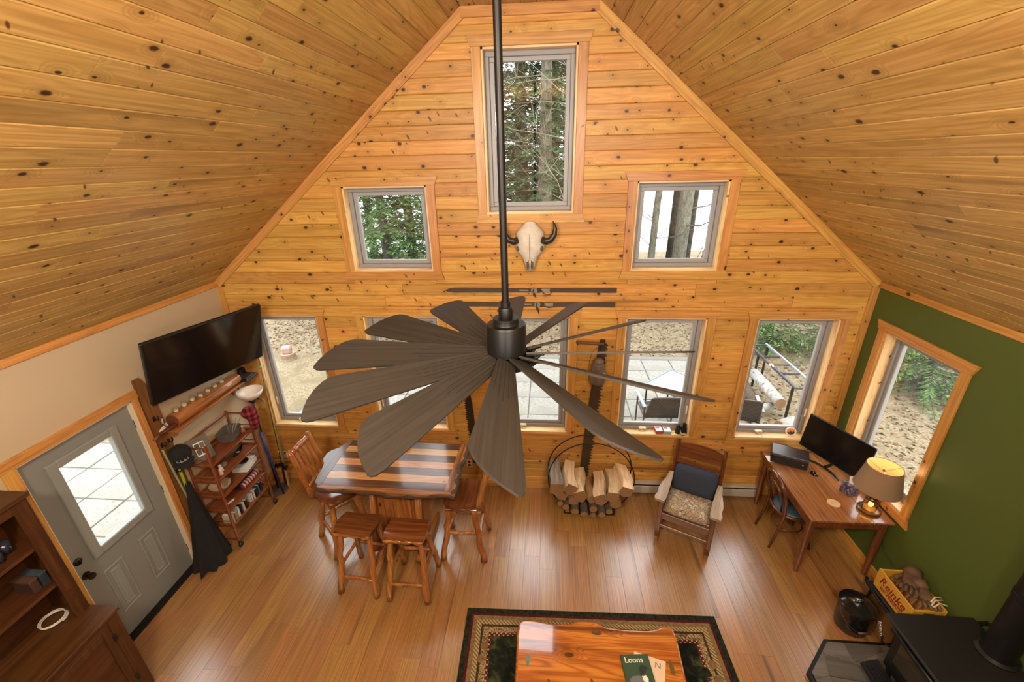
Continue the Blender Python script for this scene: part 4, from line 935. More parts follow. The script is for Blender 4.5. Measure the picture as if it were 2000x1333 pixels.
MB().tube([(-.68+1.40*q, fy(-.68+1.40*q)+.014, TZ-.016) for q in [i/30 for i in range(31)]], [.0165]*31, 8, jit=.05).build('front_lip', LIVE, tb, True)
for i in range(5): MB().cbox((-.20+.10*i, -.10, .51), (.097, .035, .90), .004).build('pedestal_board', CEDARZ, tb); MB().cbox((-.20+.10*i, .12, .51), (.097, .035, .90), .004).build('pedestal_board', CEDARZ, tb)
for s in (-1, 1): MB().cbox((s*.26, .01, .51), (.03, .24, .90), .004).build('pedestal_side', CEDARZ, tb)
for s in (-1, 1):
    MB().tube([(s*.25, -.33, .05), (s*.25, 0, .062), (s*.25, .35, .05)], [.05, .055, .05], 12, jit=.05).build('foot_log', CEDAR, tb, True)
    MB().tube([(s*.25, -.26, .10), (s*.25, -.12, .9)], [.04, .034], 10, jit=.06).build('brace', CEDARZ, tb, True)
MB().cbox((0, .01, .95), (1.0, .5, .03), .004).build('apron', WALN, tb)
cs = thing('candle_jar', 'small dark round jar near the back edge of the bar table', 'jar', (-1.365, -.60, TZ+.0025))
MB().lathe([(0, 0), (.045, 0), (.05, .006), (.05, .05), (.044, .056), (.04, .052), (0, .05)], (0, 0, 0), 18).build('jar_body', plain('dark_glass', (.02, .03, .035), .1), cs, True, angle=40)
MB().lathe([(.052, .048), (.052, .058), (.048, .062), (0, .062)], (0, 0, 0), 18).build('jar_lid', BLACKM, cs, True, angle=40)

# ------------------------------------------------------------------ log stools and swivel chairs
SEATM = wood('dark_cedar_seat', (.20, .062, .018), (.105, .030, .009), 'X', 'Object', rough=.2, coat=.5, tint=.15, streak=.4)
def gnarl(p, q, r0, r1, n=7, wob=.010, seed=None):
    rr = random.Random(seed); p, q = Vector(p), Vector(q)
    pts = [p.lerp(q, i/n) + (Vector((rr.uniform(-wob, wob), rr.uniform(-wob, wob), 0)) if 0 < i < n else Vector()) for i in range(n+1)]
    return MB().tube(pts, [(r0+(r1-r0)*i/n)*(1+rr.uniform(-.10, .10)) for i in range(n+1)], 10, jit=.05)
def bar(o, name, a, b, r, m=None): gnarl(a, b, r, r*.85, 5, .006).build(name, m or CEDARZ, o, True)
def stool(label, loc, rz, seed):
    random.seed(seed)
    o = thing('log_stool', label, 'stool', loc, rz, 'log stools in front of the bar table'); H_ = .745
    def seat(u, v):
        x = (u-.5)*.40; y = (v-.5)*.27; sad = .014*((2*u-1)**2) - .006
        return (x*(1+.05*math.sin(6*v+seed)), y*(1+.06*math.sin(5*u+seed)), H_ + sad - .012*abs(2*v-1)**4)
    s = MB().grid(seat, 12, 8); n0 = len(s.v); s.v += [(x*.95, y*.95, H_-.055+.006*math.sin(x*40)) for x, y, z in s.v[:n0]]
    s.f += [tuple(i+n0 for i in f)[::-1] for f in s.f[:96]]
    ring_ = [i*9 for i in range(13)] + [12*9+j for j in range(1, 9)] + [i*9+8 for i in range(11, -1, -1)] + [j for j in range(7, 0, -1)]
    s.f += [(a, b, b+n0, a+n0) for a, b in zip(ring_, ring_[1:]+ring_[:1])]
    s.build('seat', SEATM, o, True, angle=50)
    MB().tube([(-.19+.38*i/12, -.137-.004*math.sin(i*2), H_-.034) for i in range(13)], [.017+.004*math.sin(i*1.9) for i in range(13)], 8, jit=.15).build('bark_edge', LIVE, o, True)
    L = {}
    for sx in (-1, 1):
        for sy in (-1, 1):
            a, b = Vector((sx*.14, sy*.085, H_-.05)), Vector((sx*.195, sy*.215, 0)); L[sx, sy] = (a, b)
            gnarl(a, b, .026, .031, 8, .011).build('leg', CEDARZ, o, True)
    at = lambda sx, sy, z: L[sx, sy][1].lerp(L[sx, sy][0], z/(H_-.05))
    bar(o, 'stretcher', at(-1, -1, .19), at(1, -1, .19), .019); bar(o, 'stretcher', at(-1, 1, .30), at(1, 1, .30), .019)
    bar(o, 'stretcher', at(-1, -1, .31), at(-1, 1, .31), .019); bar(o, 'stretcher', at(1, -1, .31), at(1, 1, .31), .019)
stool('cedar log stool with saddle seat, at the left front of the bar table', (-1.63, -1.435, 0), math.radians(-5), 11)
stool('cedar log stool with saddle seat, at the right front of the bar table', (-1.115, -1.475, 0), math.radians(-1), 12)
def chair(label, loc, rz, base_rot, seed):
    random.seed(seed)
    o = thing('log_bar_chair', label, 'chair', loc, rz, 'log bar chairs at the table'); H_ = .74; rb = rotm('Z', base_rot)
    V = []; n = 24
    for z, k in ((-.055, .90), (-.05, .97), (-.02, 1.0), (-.004, .985), (0, .95), (-.008, .6), (-.014, .2)):
        for i in range(n):
            q = 2*PI*i/n; e = lambda t_: math.copysign(abs(t_)**.72, t_); V.append((.225*k*e(math.cos(q)), .215*k*e(math.sin(q)), H_+z))
    MB().add(V, [(i*n+k, i*n+(k+1) % n, (i+1)*n+(k+1) % n, (i+1)*n+k) for i in range(6) for k in range(n)] + [tuple(range(n)), tuple(6*n+k for k in range(n))]).build('seat', SEATM, o, True, angle=50)
    MB().lathe([(0, -.03), (.10, -.03), (.10, 0), (0, 0)], (0, 0, H_-.055), 18).build('swivel_plate', BLACKM, o)
    L = {}
    for sx in (-1, 1):
        for sy in (-1, 1):
            a, b = rb @ Vector((sx*.13, sy*.13, H_-.08)), rb @ Vector((sx*.225, sy*.225, 0)); L[sx, sy] = (a, b); gnarl(a, b, .030, .036, 8, .012).build('leg', CEDARZ, o, True)
    at = lambda sx, sy, z: L[sx, sy][1].lerp(L[sx, sy][0], z/(H_-.08))
    for z, a, b in ((.22, (-1, -1), (1, -1)), (.30, (-1, 1), (1, 1)), (.26, (-1, -1), (-1, 1)), (.34, (1, -1), (1, 1))): bar(o, 'stretcher', at(*a, z), at(*b, z), .022)
    MB().cbox((0, 0, H_-.10), (.34, .34, .03), .005, rb).build('leg_block', SEATM, o)
    for s in (-1, 1): gnarl((s*.175, .185, H_-.03), (s*.175, .345, 1.30), .032, .028, 8, .008).build('back_post', CEDARZ, o, True)
    bar(o, 'top_rail', Vector((-.15, .335, 1.265)), Vector((.15, .335, 1.265)), .034, CEDARZ)
    bar(o, 'lower_rail', Vector((-.17, .215, .86)), Vector((.17, .215, .86)), .022)
    for k in range(4):
        x = -.102+.068*k; d = Vector((0, .12, .40)); c = Vector((x, .275, 1.06)); MB().cbox(c, (.046, .014, .40), .004, rotm('X', -16.5)).build('back_slat', CEDARZ, o)
chair('log bar chair with slatted back at the left end of the bar table', (-2.08, -.93, 0), math.radians(86), -38, 21)
chair('log bar chair with slatted back at the right end of the bar table', (-.66, -.95, 0), math.radians(-90), 0, 22)
random.seed(99)

# ------------------------------------------------------------------ firewood ring
fr = thing('firewood_ring', 'round black wire firewood holder standing by the gable wall', 'log holder', (.757, -.30, 0))
for y in (-.12, .10): MB().tube([(.503*math.cos(q), y*(1-.25*max(0, math.sin(q))), .515+.503*math.sin(q)+.0) for q in [2*PI*i/48 for i in range(48)]], .0075, 7, closed=True).build('hoop', BLACKM, fr, True)
MB().tube([(-.30, -.14, .008), (.30, -.14, .008), (.30, .13, .008), (-.30, .13, .008)], .008, 6, closed=True).build('floor_frame', BLACKM, fr)
for s in (-1, 1): MB().tube([(s*.30, -.14, .008), (s*.30, -.13, .10)], .008, 6).build('upright', BLACKM, fr); MB().tube([(s*.30, .13, .008), (s*.30, .11, .10)], .008, 6).build('upright', BLACKM, fr)
SPLIT = wood('split_firewood', (.72, .56, .36), (.56, .40, .23), 'Y', 'Object', rough=.8, tint=.25, streak=.4, grain=8, spec=.2)
SPLITB = wood('split_firewood_brown', (.42, .24, .11), (.27, .14, .06), 'Y', 'Object', rough=.8, tint=.15, streak=.5, grain=8, spec=.2)
LBARK = plain('firewood_bark', (.085, .062, .045), .95, var=.7, scale=25, bstr=.9); ENDG = plain('cut_end_grain', (.27, .145, .065), .85, var=.35, scale=60)
GREYLOG = wood('grey_split_firewood', (.34, .29, .23), (.17, .14, .11), 'Y', 'Object', rough=.85, tint=.05, streak=.7, grain=8, spec=.2)
def split_log(label, x, z, w, h, y0, y1, rot, m, seed):
    """split piece lying along y: three or four split faces, bark on one side"""
    rr = random.Random(seed); o = thing('split_log', label, 'firewood', (x, 0, z), 0, 'firewood in the ring holder')
    prof = [(-w/2, -h*.15), (-w*.1, -h/2), (w*.42, -h*.30), (w/2, h*.35), (-w*.30, h/2)]
    c, s = math.cos(math.radians(rot)), math.sin(math.radians(rot)); n = len(prof); V = []; k = 5; tw_ = rr.uniform(-.25, .25)
    for i in range(k+1):
        y = y0+(y1-y0)*i/k; a = tw_*(i/k-.5)
        for px, pz in prof:
            jx, jz = px*rr.uniform(.93, 1.07), pz*rr.uniform(.93, 1.07); xx = jx*c-jz*s; zz = jx*s+jz*c
            V.append((xx*math.cos(a)-zz*math.sin(a)+.02*math.sin(i+seed), y, xx*math.sin(a)+zz*math.cos(a)))
    side = [(i*n+j, i*n+(j+1) % n, (i+1)*n+(j+1) % n, (i+1)*n+j) for i in range(k) for j in range(n)]
    MB().add(V, [f for q, f in enumerate(side) if q % n not in (0, 1)]).build('split_face', m, o)
    MB().add(V, [f for q, f in enumerate(side) if q % n in (0, 1)]).build('bark', LBARK, o)
    MB().add(V, [tuple(range(n))]).build('cut_end', ENDG, o); MB().add(V, [tuple(k*n+j for j in range(n))]).build('cut_end', ENDG, o)
def round_log(label, x, z, r, y0, y1, seed):
    o = thing('round_log', label, 'firewood', (x, 0, z), 0, 'firewood in the ring holder')
    MB().tube([(0, y0+.004, 0), (.006, (y0+y1)/2, .004), (0, y1, 0)], [r, r*1.03, r*.97], 12, jit=.04).build('bark', LBARK, o, True)
    MB().lathe([(0, 0), (r*.9, 0), (r*.92, .004), (0, .004)], (0, y0+.004, 0), 12, rotm('X', 90)).build('cut_end', ENDG, o)
for a in [('grey weathered split log at the far left of the firewood', .335, .44, .18, .18, -.52, -.06, 10, GREYLOG, 1), ('pale split log, second from the left in the firewood', .50, .42, .155, .17, -.50, -.05, -8, SPLIT, 2),
          ('streaked split log, third from the left in the firewood', .63, .33, .16, .17, -.51, -.07, 30, SPLIT, 3), ('pale split log with wavy bark, in the right half of the firewood', .885, .30, .16, .17, -.52, -.08, 28, SPLIT, 4),
          ('tan speckled split log, second from the right in the firewood', 1.035, .33, .155, .16, -.50, -.07, 8, SPLIT, 5), ('pale speckled split log at the far right of the firewood', 1.165, .40, .165, .16, -.48, -.05, -6, SPLIT, 6),
          ('dark split log in the middle dip of the firewood', .77, .25, .13, .12, -.46, -.12, 50, SPLITB, 7), ('brown split log under the grey one on the left', .395, .29, .14, .12, -.47, -.12, -20, SPLITB, 8),
          ('brown split log under the third pale one', .55, .22, .13, .12, -.47, -.12, 15, SPLITB, 9), ('brown split log under the speckled logs on the right', 1.07, .20, .14, .12, -.47, -.12, 12, SPLITB, 10)]: split_log(*a)
for i, (x, z, r, lab) in enumerate([(.47, .135, .045, 'round log at the lower left of the firewood'), (.58, .09, .05, 'round log with a pale end low in the firewood'), (.69, .075, .046, 'round log with dark bark low in the firewood'), (.80, .12, .05, 'round log with a ringed end in the middle of the firewood'), (.80, .045, .036, 'thin round log at the bottom of the firewood'), (.90, .075, .045, 'round log low right of the middle in the firewood'), (.99, .09, .042, 'round log at the lower right of the firewood'), (.40, .205, .038, 'small round stick at the left side of the firewood')]): round_log(lab, x, z, r, -.48 - .02*(i % 3), -.14, i)

# ------------------------------------------------------------------ rocking chair
OAK = wood('dark_oak', (.20, .068, .022), (.115, .034, .011), 'Z', 'Object', rough=.3, tint=.0, coat=.3); OAKX = wood('dark_oak_rail', (.20, .068, .022), (.115, .034, .011), 'X', 'Object', rough=.3, tint=.0, coat=.3)
ARMW = wood('pale_worn_arm', (.40, .29, .175), (.29, .19, .105), 'Y', 'Object', rough=.35, tint=.0)
t = NT('floral_upholstery'); v, p = t.xyz()
vo = t.t.nodes.new('ShaderNodeTexVoronoi'); vo.feature = 'DISTANCE_TO_EDGE'; vo.inputs['Scale'].default_value = 26; t.t.links.new(v, vo.inputs['Vector'])
FLOR = t.bsdf(t.mix(t.step(vo.outputs[0], .02, .09), (.13, .12, .12), t.ramp(t.noise(v, 14.0, 3.0), [(.35, (.52, .43, .29)), (.5, (.36, .24, .13)), (.65, (.56, .50, .38))])), .9)
rc_ = thing('rocking_chair', 'dark oak rocking chair with patterned seat facing the room', 'rocking chair', (1.853, -.613, 0), math.radians(-26))
for s in (-1, 1):
    MB().cbox((s*.265, -.27, .30), (.048, .048, .54), .006).build('front_post', OAK, rc_)
    MB().tube([(s*.25, .20, .06), (s*.25, .23, .40), (s*.25, .285, .70), (s*.25, .345, .98)], [.026, .026, .024, .021], 4).build('back_post', OAK, rc_)
    MB().prism([(-.34+.86*i/14, .14*((i/14-.42)**2)*1.6) for i in range(15)] + [(-.34+.86*i/14, .038+.14*((i/14-.42)**2)*1.6) for i in range(14, -1, -1)], (s*.265, 0, .002), Y_, Z_, X_, -.019, .019).build('rocker', OAKX, rc_)
    arm = [(-.045, -.34), (.055, -.335), (.065, -.29), (.048, -.22), (.058, -.14), (.045, -.05), (.022, .06), (.012, .20), (-.035, .21), (-.045, .05), (-.052, -.12), (-.056, -.25)]
    MB().prism([(s*(a+.0), b) for a, b in arm], (s*.275, 0, .575), X_, Y_, Z_, 0, .028).build('armrest', ARMW, rc_)
    MB().cbox((s*.265, -.02, .345), (.022, .48, .07), .004).build('side_rail', OAKX, rc_); MB().cbox((s*.265, -.02, .16), (.02, .46, .03), .004).build('side_stretcher', OAKX, rc_)
MB().cbox((0, -.275, .345), (.50, .024, .085), .005).build('seat_rail', OAKX, rc_); MB().cbox((0, -.275, .20), (.50, .022, .038), .005).build('front_stretcher', OAKX, rc_)
rb = rotm('X', -13)
V = MB()
V.prism([(-.235, 0), (.235, 0), (.235, .15), (.12, .178), (0, .186), (-.12, .178), (-.235, .15)], (0, .318, .775), X_, rb @ Z_, rb @ Y_, -.011, .011); V.build('crest_panel', OAKX, rc_)
MB().cbox((0, .298, .72), (.48, .02, .05), .004, rb).build('back_rail', OAKX, rc_); MB().cbox((0, .245, .47), (.48, .02, .05), .004, rb).build('back_rail', OAKX, rc_)
for k in range(5): MB().cbox((-.16+.08*k, .272, .60), (.035, .012, .24), .003, rb).build('back_slat', OAK, rc_)
def cushion(w, d, h, c, name, m, parent, puff=.6, n=12):
    def f(u, v, sgn): a, b = 2*u-1, 2*v-1; e = (max(0, 1-abs(a)**4)*max(0, 1-abs(b)**4))**puff; return (c[0]+a*w/2*(1-.04*b*b), c[1]+b*d/2*(1-.04*a*a), c[2]+sgn*h/2*e)
    mb = MB().grid(lambda u, v: f(u, v, 1), n, n); mb.grid(lambda u, v: f(u, v, -1), n, n); o = mb.build(name, m, parent, True)
    b_ = bmesh.new(); b_.from_mesh(o.data); bmesh.ops.remove_doubles(b_, verts=b_.verts, dist=.0005); bmesh.ops.recalc_face_normals(b_, faces=b_.faces); b_.to_mesh(o.data); b_.free(); o.data.polygons.foreach_set('use_smooth', [True]*len(o.data.polygons)); return o
cushion(.48, .50, .13, (0, -.03, .415), 'seat_cushion', FLOR, rc_, .22)
MB().tube([(-.235, -.272, .425), (-.1, -.285, .43), (.1, -.285, .43), (.235, -.272, .425)], .006, 6).build('cushion_piping', FLOR, rc_)
DENIM = plain('navy_linen', (.028, .038, .065), .95, var=.35, scale=150)
pw = thing('pillow', 'navy blue pillow leaning on the back of the rocking chair', 'pillow'); pw.matrix_world = rc_.matrix_basis @ Matrix.Translation((0, .15, .60)) @ Matrix.Rotation(math.radians(62), 4, 'X')
cushion(.46, .32, .15, (0, 0, 0), 'cover', DENIM, pw, .5)

# ------------------------------------------------------------------ lettering
def lettering(name, text, size, m, parent, loc, U, V, shear=0.0, bold=0.0, thick=.0006, align='CENTER', sx=1.0):
    """raised flat letters in the plane (U, V)"""
    cu = bpy.data.curves.new(name, 'FONT'); cu.body = text; cu.size = size; cu.align_x = align; cu.align_y = 'CENTER'; cu.shear = shear; cu.offset = bold; cu.extrude = thick/2
    tmp = bpy.data.objects.new(name, cu); COL.objects.link(tmp); dg = bpy.context.evaluated_depsgraph_get(); me = bpy.data.meshes.new_from_object(tmp.evaluated_get(dg)); bpy.data.objects.remove(tmp); bpy.data.curves.remove(cu)
    U, V = Vector(U), Vector(V); N = U.cross(V)
    for v_ in me.vertices: v_.co = Vector(loc) + U*v_.co.x*sx + V*v_.co.y + N*(v_.co.z+thick/2)
    me.materials.clear(); me.materials.append(m); o = bpy.data.objects.new(name, me); COL.objects.link(o); o.parent = parent; return o

# ------------------------------------------------------------------ desk and what stands on it
DESKW = wood('desk_wood', (.33, .135, .040), (.21, .075, .022), 'Y', 'Object', rough=.24, coat=.4, tint=.0, streak=.3)
DESKZ = wood('desk_leg_wood', (.20, .060, .020), (.12, .034, .012), 'Z', 'Object', rough=.28, coat=.4, tint=.0)
dk_ = thing('desk', 'brown wooden desk with turned legs in the corner by the green wall', 'desk', (3.175, -.615, 0))
for i in range(4): MB().cbox((-.285+.19*i, 0, .738), (.1892, 1.08, .024), .003).build('top_plank', DESKW, dk_)
for s in (-1, 1):
    MB().cbox((s*.36, 0, .68), (.02, .96, .09), .003).build('apron', DESKZ, dk_); MB().cbox((0, s*.50, .68), (.68, .02, .09), .003).build('apron', DESKZ, dk_)
    for q in (-1, 1): MB().lathe([(.022, 0), (.024, .01), (.018, .03), (.024, .10), (.034, .40), (.037, .50), (.030, .53), (.036, .55), (.030, .57), (.036, .60), (.036, .726), (0, .726)], (s*.335, q*.475, 0), 14).build('leg', DESKZ, dk_, True, angle=40)
mo = thing('monitor', 'wide black computer monitor turned on the desk', 'monitor'); mo.matrix_world = slab_matrix((3.315, -.447, 1.115), -66.4, -7.8); inv = mo.matrix_world.inverted()
MB().cbox((0, 0, -.012), (.70, .405, .024), .005).build('casing', PLAST, mo); MB().bbox(-.343, .343, -.188, .196, 0, .0015).build('screen', SCREEN, mo)
mb = MB().tube([inv @ Vector(p) for p in ((3.228, -.20, .762), (3.30, -.275, .762), (3.352, -.36, .762), (3.378, -.46, .762), (3.378, -.565, .762))], .011, 8); mb.build('stand_foot', PLAST, mo, True)
MB().tube([inv @ Vector(p) for p in ((3.352, -.36, .765), (3.365, -.42, .85), (3.345, -.455, 1.0))], [.02, .016, .02], 8).build('stand_neck', PLAST, mo, True)
pr = thing('black_box_speaker', 'long black boxy device with a raised lid on the desk', 'printer', (3.0, -.27, .7505), math.radians(-24))
MB().cbox((0, -.01, .055), (.36, .15, .11), .008).build('body', PLAST, pr); MB().cbox((0, .02, .122), (.37, .19, .022), .008, rotm('X', 6)).build('lid', plain('brown_black_plastic', (.035, .022, .018), .3), pr)
MB().cbox((.13, -.087, .06), (.02, .003, .012), .001).build('badge', CHROME, pr); MB().tube([(-.14, .12, .13), (-.05, .14, .14), (.06, .13, .10), (.10, .14, .01)], .004, 5).build('cable', PLAST, pr)
pr.name = 'printer'; pr['label'] = 'long black boxy printer with a raised lid on the desk'
pa = tag(MB().prism([(-.06, -.05), (.05, -.07), (.07, .04), (-.05, .06)], (0, 0, 0), X_, Y_, Z_, 0, .003).build('paper_sheet', PAPER), 'white paper sheets sticking out at the left of the printer', 'paper'); pa.location = (2.845, -.225, .7505)
ms = thing('mouse', 'small shiny black mouse on the desk', 'mouse', (3.179, -.47, .7505), .4); MB().ball((0, 0, .0), .036, 14, 8, (.85, 1.2, .95)).build('shell', plain('glossy_black', (.008, .008, .008), .08), ms, True); MB().cbox((0, -.02, .033), (.006, .014, .006), .002).build('wheel', CHROME, ms)
for v_ in ms.children[0].data.vertices: v_.co.z = max(0.0, v_.co.z)
TISS = NT('tissue_box_print'); v, p = TISS.xyz(); n_ = TISS.noise(v, 38.0, 3.0, 1.5); TISSM = TISS.bsdf(TISS.ramp(n_, [(.36, (.012, .014, .05)), (.47, (.05, .05, .14)), (.55, (.16, .10, .07)), (.64, (.30, .28, .33))]), .5)
tb_ = thing('tissue_box', 'dark blue patterned tissue box on the desk beside the lamp', 'tissue box', (3.375, -.745, .7505), math.radians(20))
MB().cbox((0, 0, .062), (.118, .118, .124), .003).build('carton', TISSM, tb_); MB().lathe([(0, 0), (.035, 0), (.035, .001), (0, .001)], (0, 0, .1245), 16).build('opening', plain('pale_blue_print', (.18, .22, .38), .5), tb_)
MB().grid(lambda u, v: ((u-.5)*.085*(1-.2*v), .012*math.sin(u*9)+.02*(v-.3), .115 + .075*v + .02*math.sin(3*u)*v), 10, 6).build('tissue', PAPER, tb_, True)
ctr = thing('coaster', 'round pale wooden coaster on the desk', 'coaster', (3.127, -.917, .7505)); MB().lathe([(0, 0), (.056, 0), (.058, .004), (.058, .010), (.055, .013), (0, .013)], (0, 0, 0), 26).build('disc', plain('pale_wood_disc', (.55, .36, .19), .6, var=.1), ctr, True, angle=40)
MB().tube([(.03*math.cos(q), .03*math.sin(q)*.6, .0135) for q in [2*PI*i/12 for i in range(12)]], .0012, 4, closed=True).build('engraving', plain('burnt_line', (.25, .12, .05), .8), ctr)
# table lamp with glowing shade
LINEN = None; t = NT('brown_linen_shade'); v, p = t.xyz(); n_ = t.noise(t.combine(t.math('MULTIPLY', p[0], 300.0), t.math('MULTIPLY', p[1], 300.0), t.math('MULTIPLY', p[2], 60.0)), 1.0, 2.0)
d_ = t.n('BsdfDiffuse', Color=t.mix(n_, (.30, .205, .125), (.44, .32, .20))); tr_ = t.n('BsdfTranslucent', Color=(.55, .30, .10)); mx = t.t.nodes.new('ShaderNodeMixShader'); mx.inputs[0].default_value = .3; t.t.links.new(d_, mx.inputs[1]); t.t.links.new(tr_, mx.inputs[2]); t.t.links.new(mx.outputs[0], t.out.inputs[0]); LINEN = t.m
INSH = plain('amber_shade_lining', (.72, .50, .24), .8, var=.03); BRASS = plain('antique_brass', (.16, .095, .04), .3, metal=.8, var=.25)
lp = thing('table_lamp', 'table lamp with a brown linen shade and lantern base on the desk', 'lamp', (3.415, -.985, .7505))
MB().lathe([(0, 0), (.092, 0), (.098, .008), (.098, .022), (.088, .030), (.05, .034), (0, .034)], (0, 0, 0), 28).build('base', BRASS, lp, True, angle=40)
MB().lathe([(.05, .034), (.058, .045), (.060, .10), (.05, .13), (.04, .135)], (0, 0, 0), 20, caps=False).build('lantern_globe', glass('amber_globe', (1.0, .72, .35), 1.5), lp, True)
MB().ball((0, 0, .08), .022, 10, 6, (1, 1, 1.3)).build('globe_bulb', glow('warm_night_bulb', (1.0, .55, .16), 5.0), lp, True)
MB().lathe([(0, .132), (.045, .132), (.055, .14), (.055, .152), (.045, .165), (.048, .185), (.040, .20), (.02, .215), (0, .215)], (0, 0, 0), 20).build('lantern_cap', BRASS, lp, True, angle=40)
for s in (-1, 1): MB().tube([(s*.07, 0, .03), (s*.078, 0, .09), (s*.065, 0, .17), (s*.02, 0, .20)], .005, 6).build('lantern_rail', BRASS, lp, True)
MB().tube([(0, 0, .21), (0, 0, .46)], .007, 8).build('stem', BRASS, lp, True)
ro, ri, zb, zt = .192, .140, .285, .535
MB().lathe([(ro, zb), (ri, zt)], (0, 0, 0), 40, caps=False).build('shade', LINEN, lp, True); MB().lathe([(ro-.003, zb+.001), (ri-.003, zt-.001)], (0, 0, 0), 40, caps=False).build('shade_lining', INSH, lp, True)
for r_, z_ in ((ro, zb), (ri, zt)): MB().tube([(r_*math.cos(q), r_*math.sin(q), z_) for q in [2*PI*i/40 for i in range(40)]], .0035, 5, closed=True).build('shade_rim', LINEN, lp, True)
for k in range(3): MB().tube([(0, 0, .475), (ri*math.cos(2.1*k), ri*math.sin(2.1*k), zt-.01)], .002, 4).build('shade_spoke', BRASS, lp)
MB().ball((0, 0, .49), .012, 10, 6).build('finial', BRASS, lp, True); MB().tube([(.02, -.03, .30), (.045, -.03, .36), (.04, -.02, .44), (0, 0, .475)], .002, 4).build('harp', CHROME, lp)
MB().ball((0, 0, .40), .028, 12, 8, (1, 1, 1.25)).build('bulb', glow('warm_bulb', (1.0, .72, .40), 3.5), lp, True)
lamp('table_lamp_light', 'POINT', (3.415, -.985, 1.24), .8, (1.0, .66, .32), .03)
cord = tag(MB().tube([(3.45, -.98, .70), (3.55, -1.02, .62), (3.576, -1.04, .49), (3.575, -1.14, .37), (3.575, -1.27, .33), (3.572, -1.40, .22)], .004, 6).build('lamp_cord', PLAST, smooth=True), 'thin black cord hanging down the green wall from the desk', 'cord')
# bentwood desk chair
BENT = wood('bentwood', (.15, .045, .016), (.09, .024, .009), 'Z', 'Object', rough=.25, coat=.4, tint=.0)
bc = thing('desk_chair', 'dark bentwood chair with blue seat pushed under the desk', 'chair', (2.93, -.64, 0), math.radians(90))
MB().tube([(.195*math.cos(q), .195*math.sin(q), .435) for q in [2*PI*i/32 for i in range(32)]], .018, 8, closed=True).build('seat_ring', BENT, bc, True)
MB().lathe([(0, .425), (.185, .428), (.19, .445), (.16, .462), (0, .468)], (0, 0, 0), 28).build('seat_pad', plain('teal_blue_vinyl', (.035, .075, .105), .45), bc, True)
MB().tube([(-.165, .23, 0), (-.16, .18, .25), (-.165, .16, .45), (-.20, .20, .66), (-.17, .235, .80), (-.08, .25, .86), (0, .252, .87), (.08, .25, .86), (.17, .235, .80), (.20, .20, .66), (.165, .16, .45), (.16, .18, .25), (.165, .23, 0)], [.014, .016, .018]+[.016]*7+[.018, .016, .014], 9).build('back_hoop', BENT, bc, True)
MB().tube([(-.10, .16, .45), (-.125, .205, .62), (-.09, .235, .73), (0, .245, .77), (.09, .235, .73), (.125, .205, .62), (.10, .16, .45)], .011, 8).build('inner_hoop', BENT, bc, True)
for s in (-1, 1): MB().tube([(s*.13, -.13, .43), (s*.15, -.155, .2), (s*.17, -.19, 0)], [.018, .015, .012], 8).build('front_leg', BENT, bc, True)
MB().tube([(.15*math.cos(q), .15*math.sin(q)+.01, .22) for q in [2*PI*i/28 for i in range(28)]], .009, 6, closed=True).build('leg_ring', BENT, bc, True)

# ------------------------------------------------------------------ window sill things
for k, (x, c1, lab) in enumerate(((1.60, (.45, .05, .05), 'red and white paperback box on the fourth window sill'), (1.70, (.30, .42, .45), 'pale paperback box beside the red one on the fourth window sill'))):
    o = thing('card_box', lab, 'box', (x, .055, .8985), random.uniform(-.05, .05), 'small boxes on the window sill'); MB().cbox((0, 0, .02), (.088, .115, .04), .002).build('carton', plain('carton_%d' % k, c1, .5, var=.1), o)
    MB().cbox((0, .0, .0405), (.075, .10, .0015), .0005).build('lid_print', PAPER, o); MB().cbox((-.01, .02, .0418), (.045, .035, .0012), .0004).build('print_patch', plain('red_print', (.5, .06, .06), .5), o)
bn = thing('binoculars', 'black binoculars standing on the fourth window sill', 'binoculars', (1.865, .045, .8985), .25)
for s in (-1, 1): MB().lathe([(0, 0), (.030, 0), (.032, .01), (.030, .05), (.022, .075), (.018, .10), (.021, .105), (.021, .122), (0, .122)], (s*.04, 0, 0), 16).build('barrel', PLAST, bn, True, angle=40)
MB().cbox((0, 0, .06), (.05, .022, .04), .006).build('bridge', PLAST, bn); MB().tube([(-.05, -.02, .09), (-.06, -.06, .04), (-.02, -.075, .006), (.03, -.07, .006), (.06, -.04, .04), (.055, -.01, .09)], .004, 5).build('strap', STRAP, bn)
ov = thing('oval_plaque', 'small oval plaque with an orange sunset on the fifth window sill', 'ornament', (3.148, .06, .899)); tl = rotm('X', -14)
el = lambda a, b, n=24: [(a*math.cos(2*PI*i/n), b*math.sin(2*PI*i/n)) for i in range(n)]
MB().prism(el(.062, .052), (0, 0, .052), X_, tl @ Z_, tl @ -Y_, 0, .012).build('plaque', CER, ov); MB().prism(el(.050, .040), (0, 0, .052), X_, tl @ Z_, tl @ -Y_, .012, .0135).build('sunset', plain('sunset_orange', (.65, .17, .03), .4, var=.5, scale=40), ov)
MB().prism([(-.045, -.012), (-.02, -.006), (-.008, .012), (0, -.002), (.02, -.004), (.028, .014), (.034, -.004), (.046, -.012), (.03, -.032), (0, -.039), (-.03, -.032)], (0, 0, .052), X_, tl @ Z_, tl @ -Y_, .0135, .0142).build('silhouette', plain('silhouette_black', (.012, .010, .010), .5), ov)

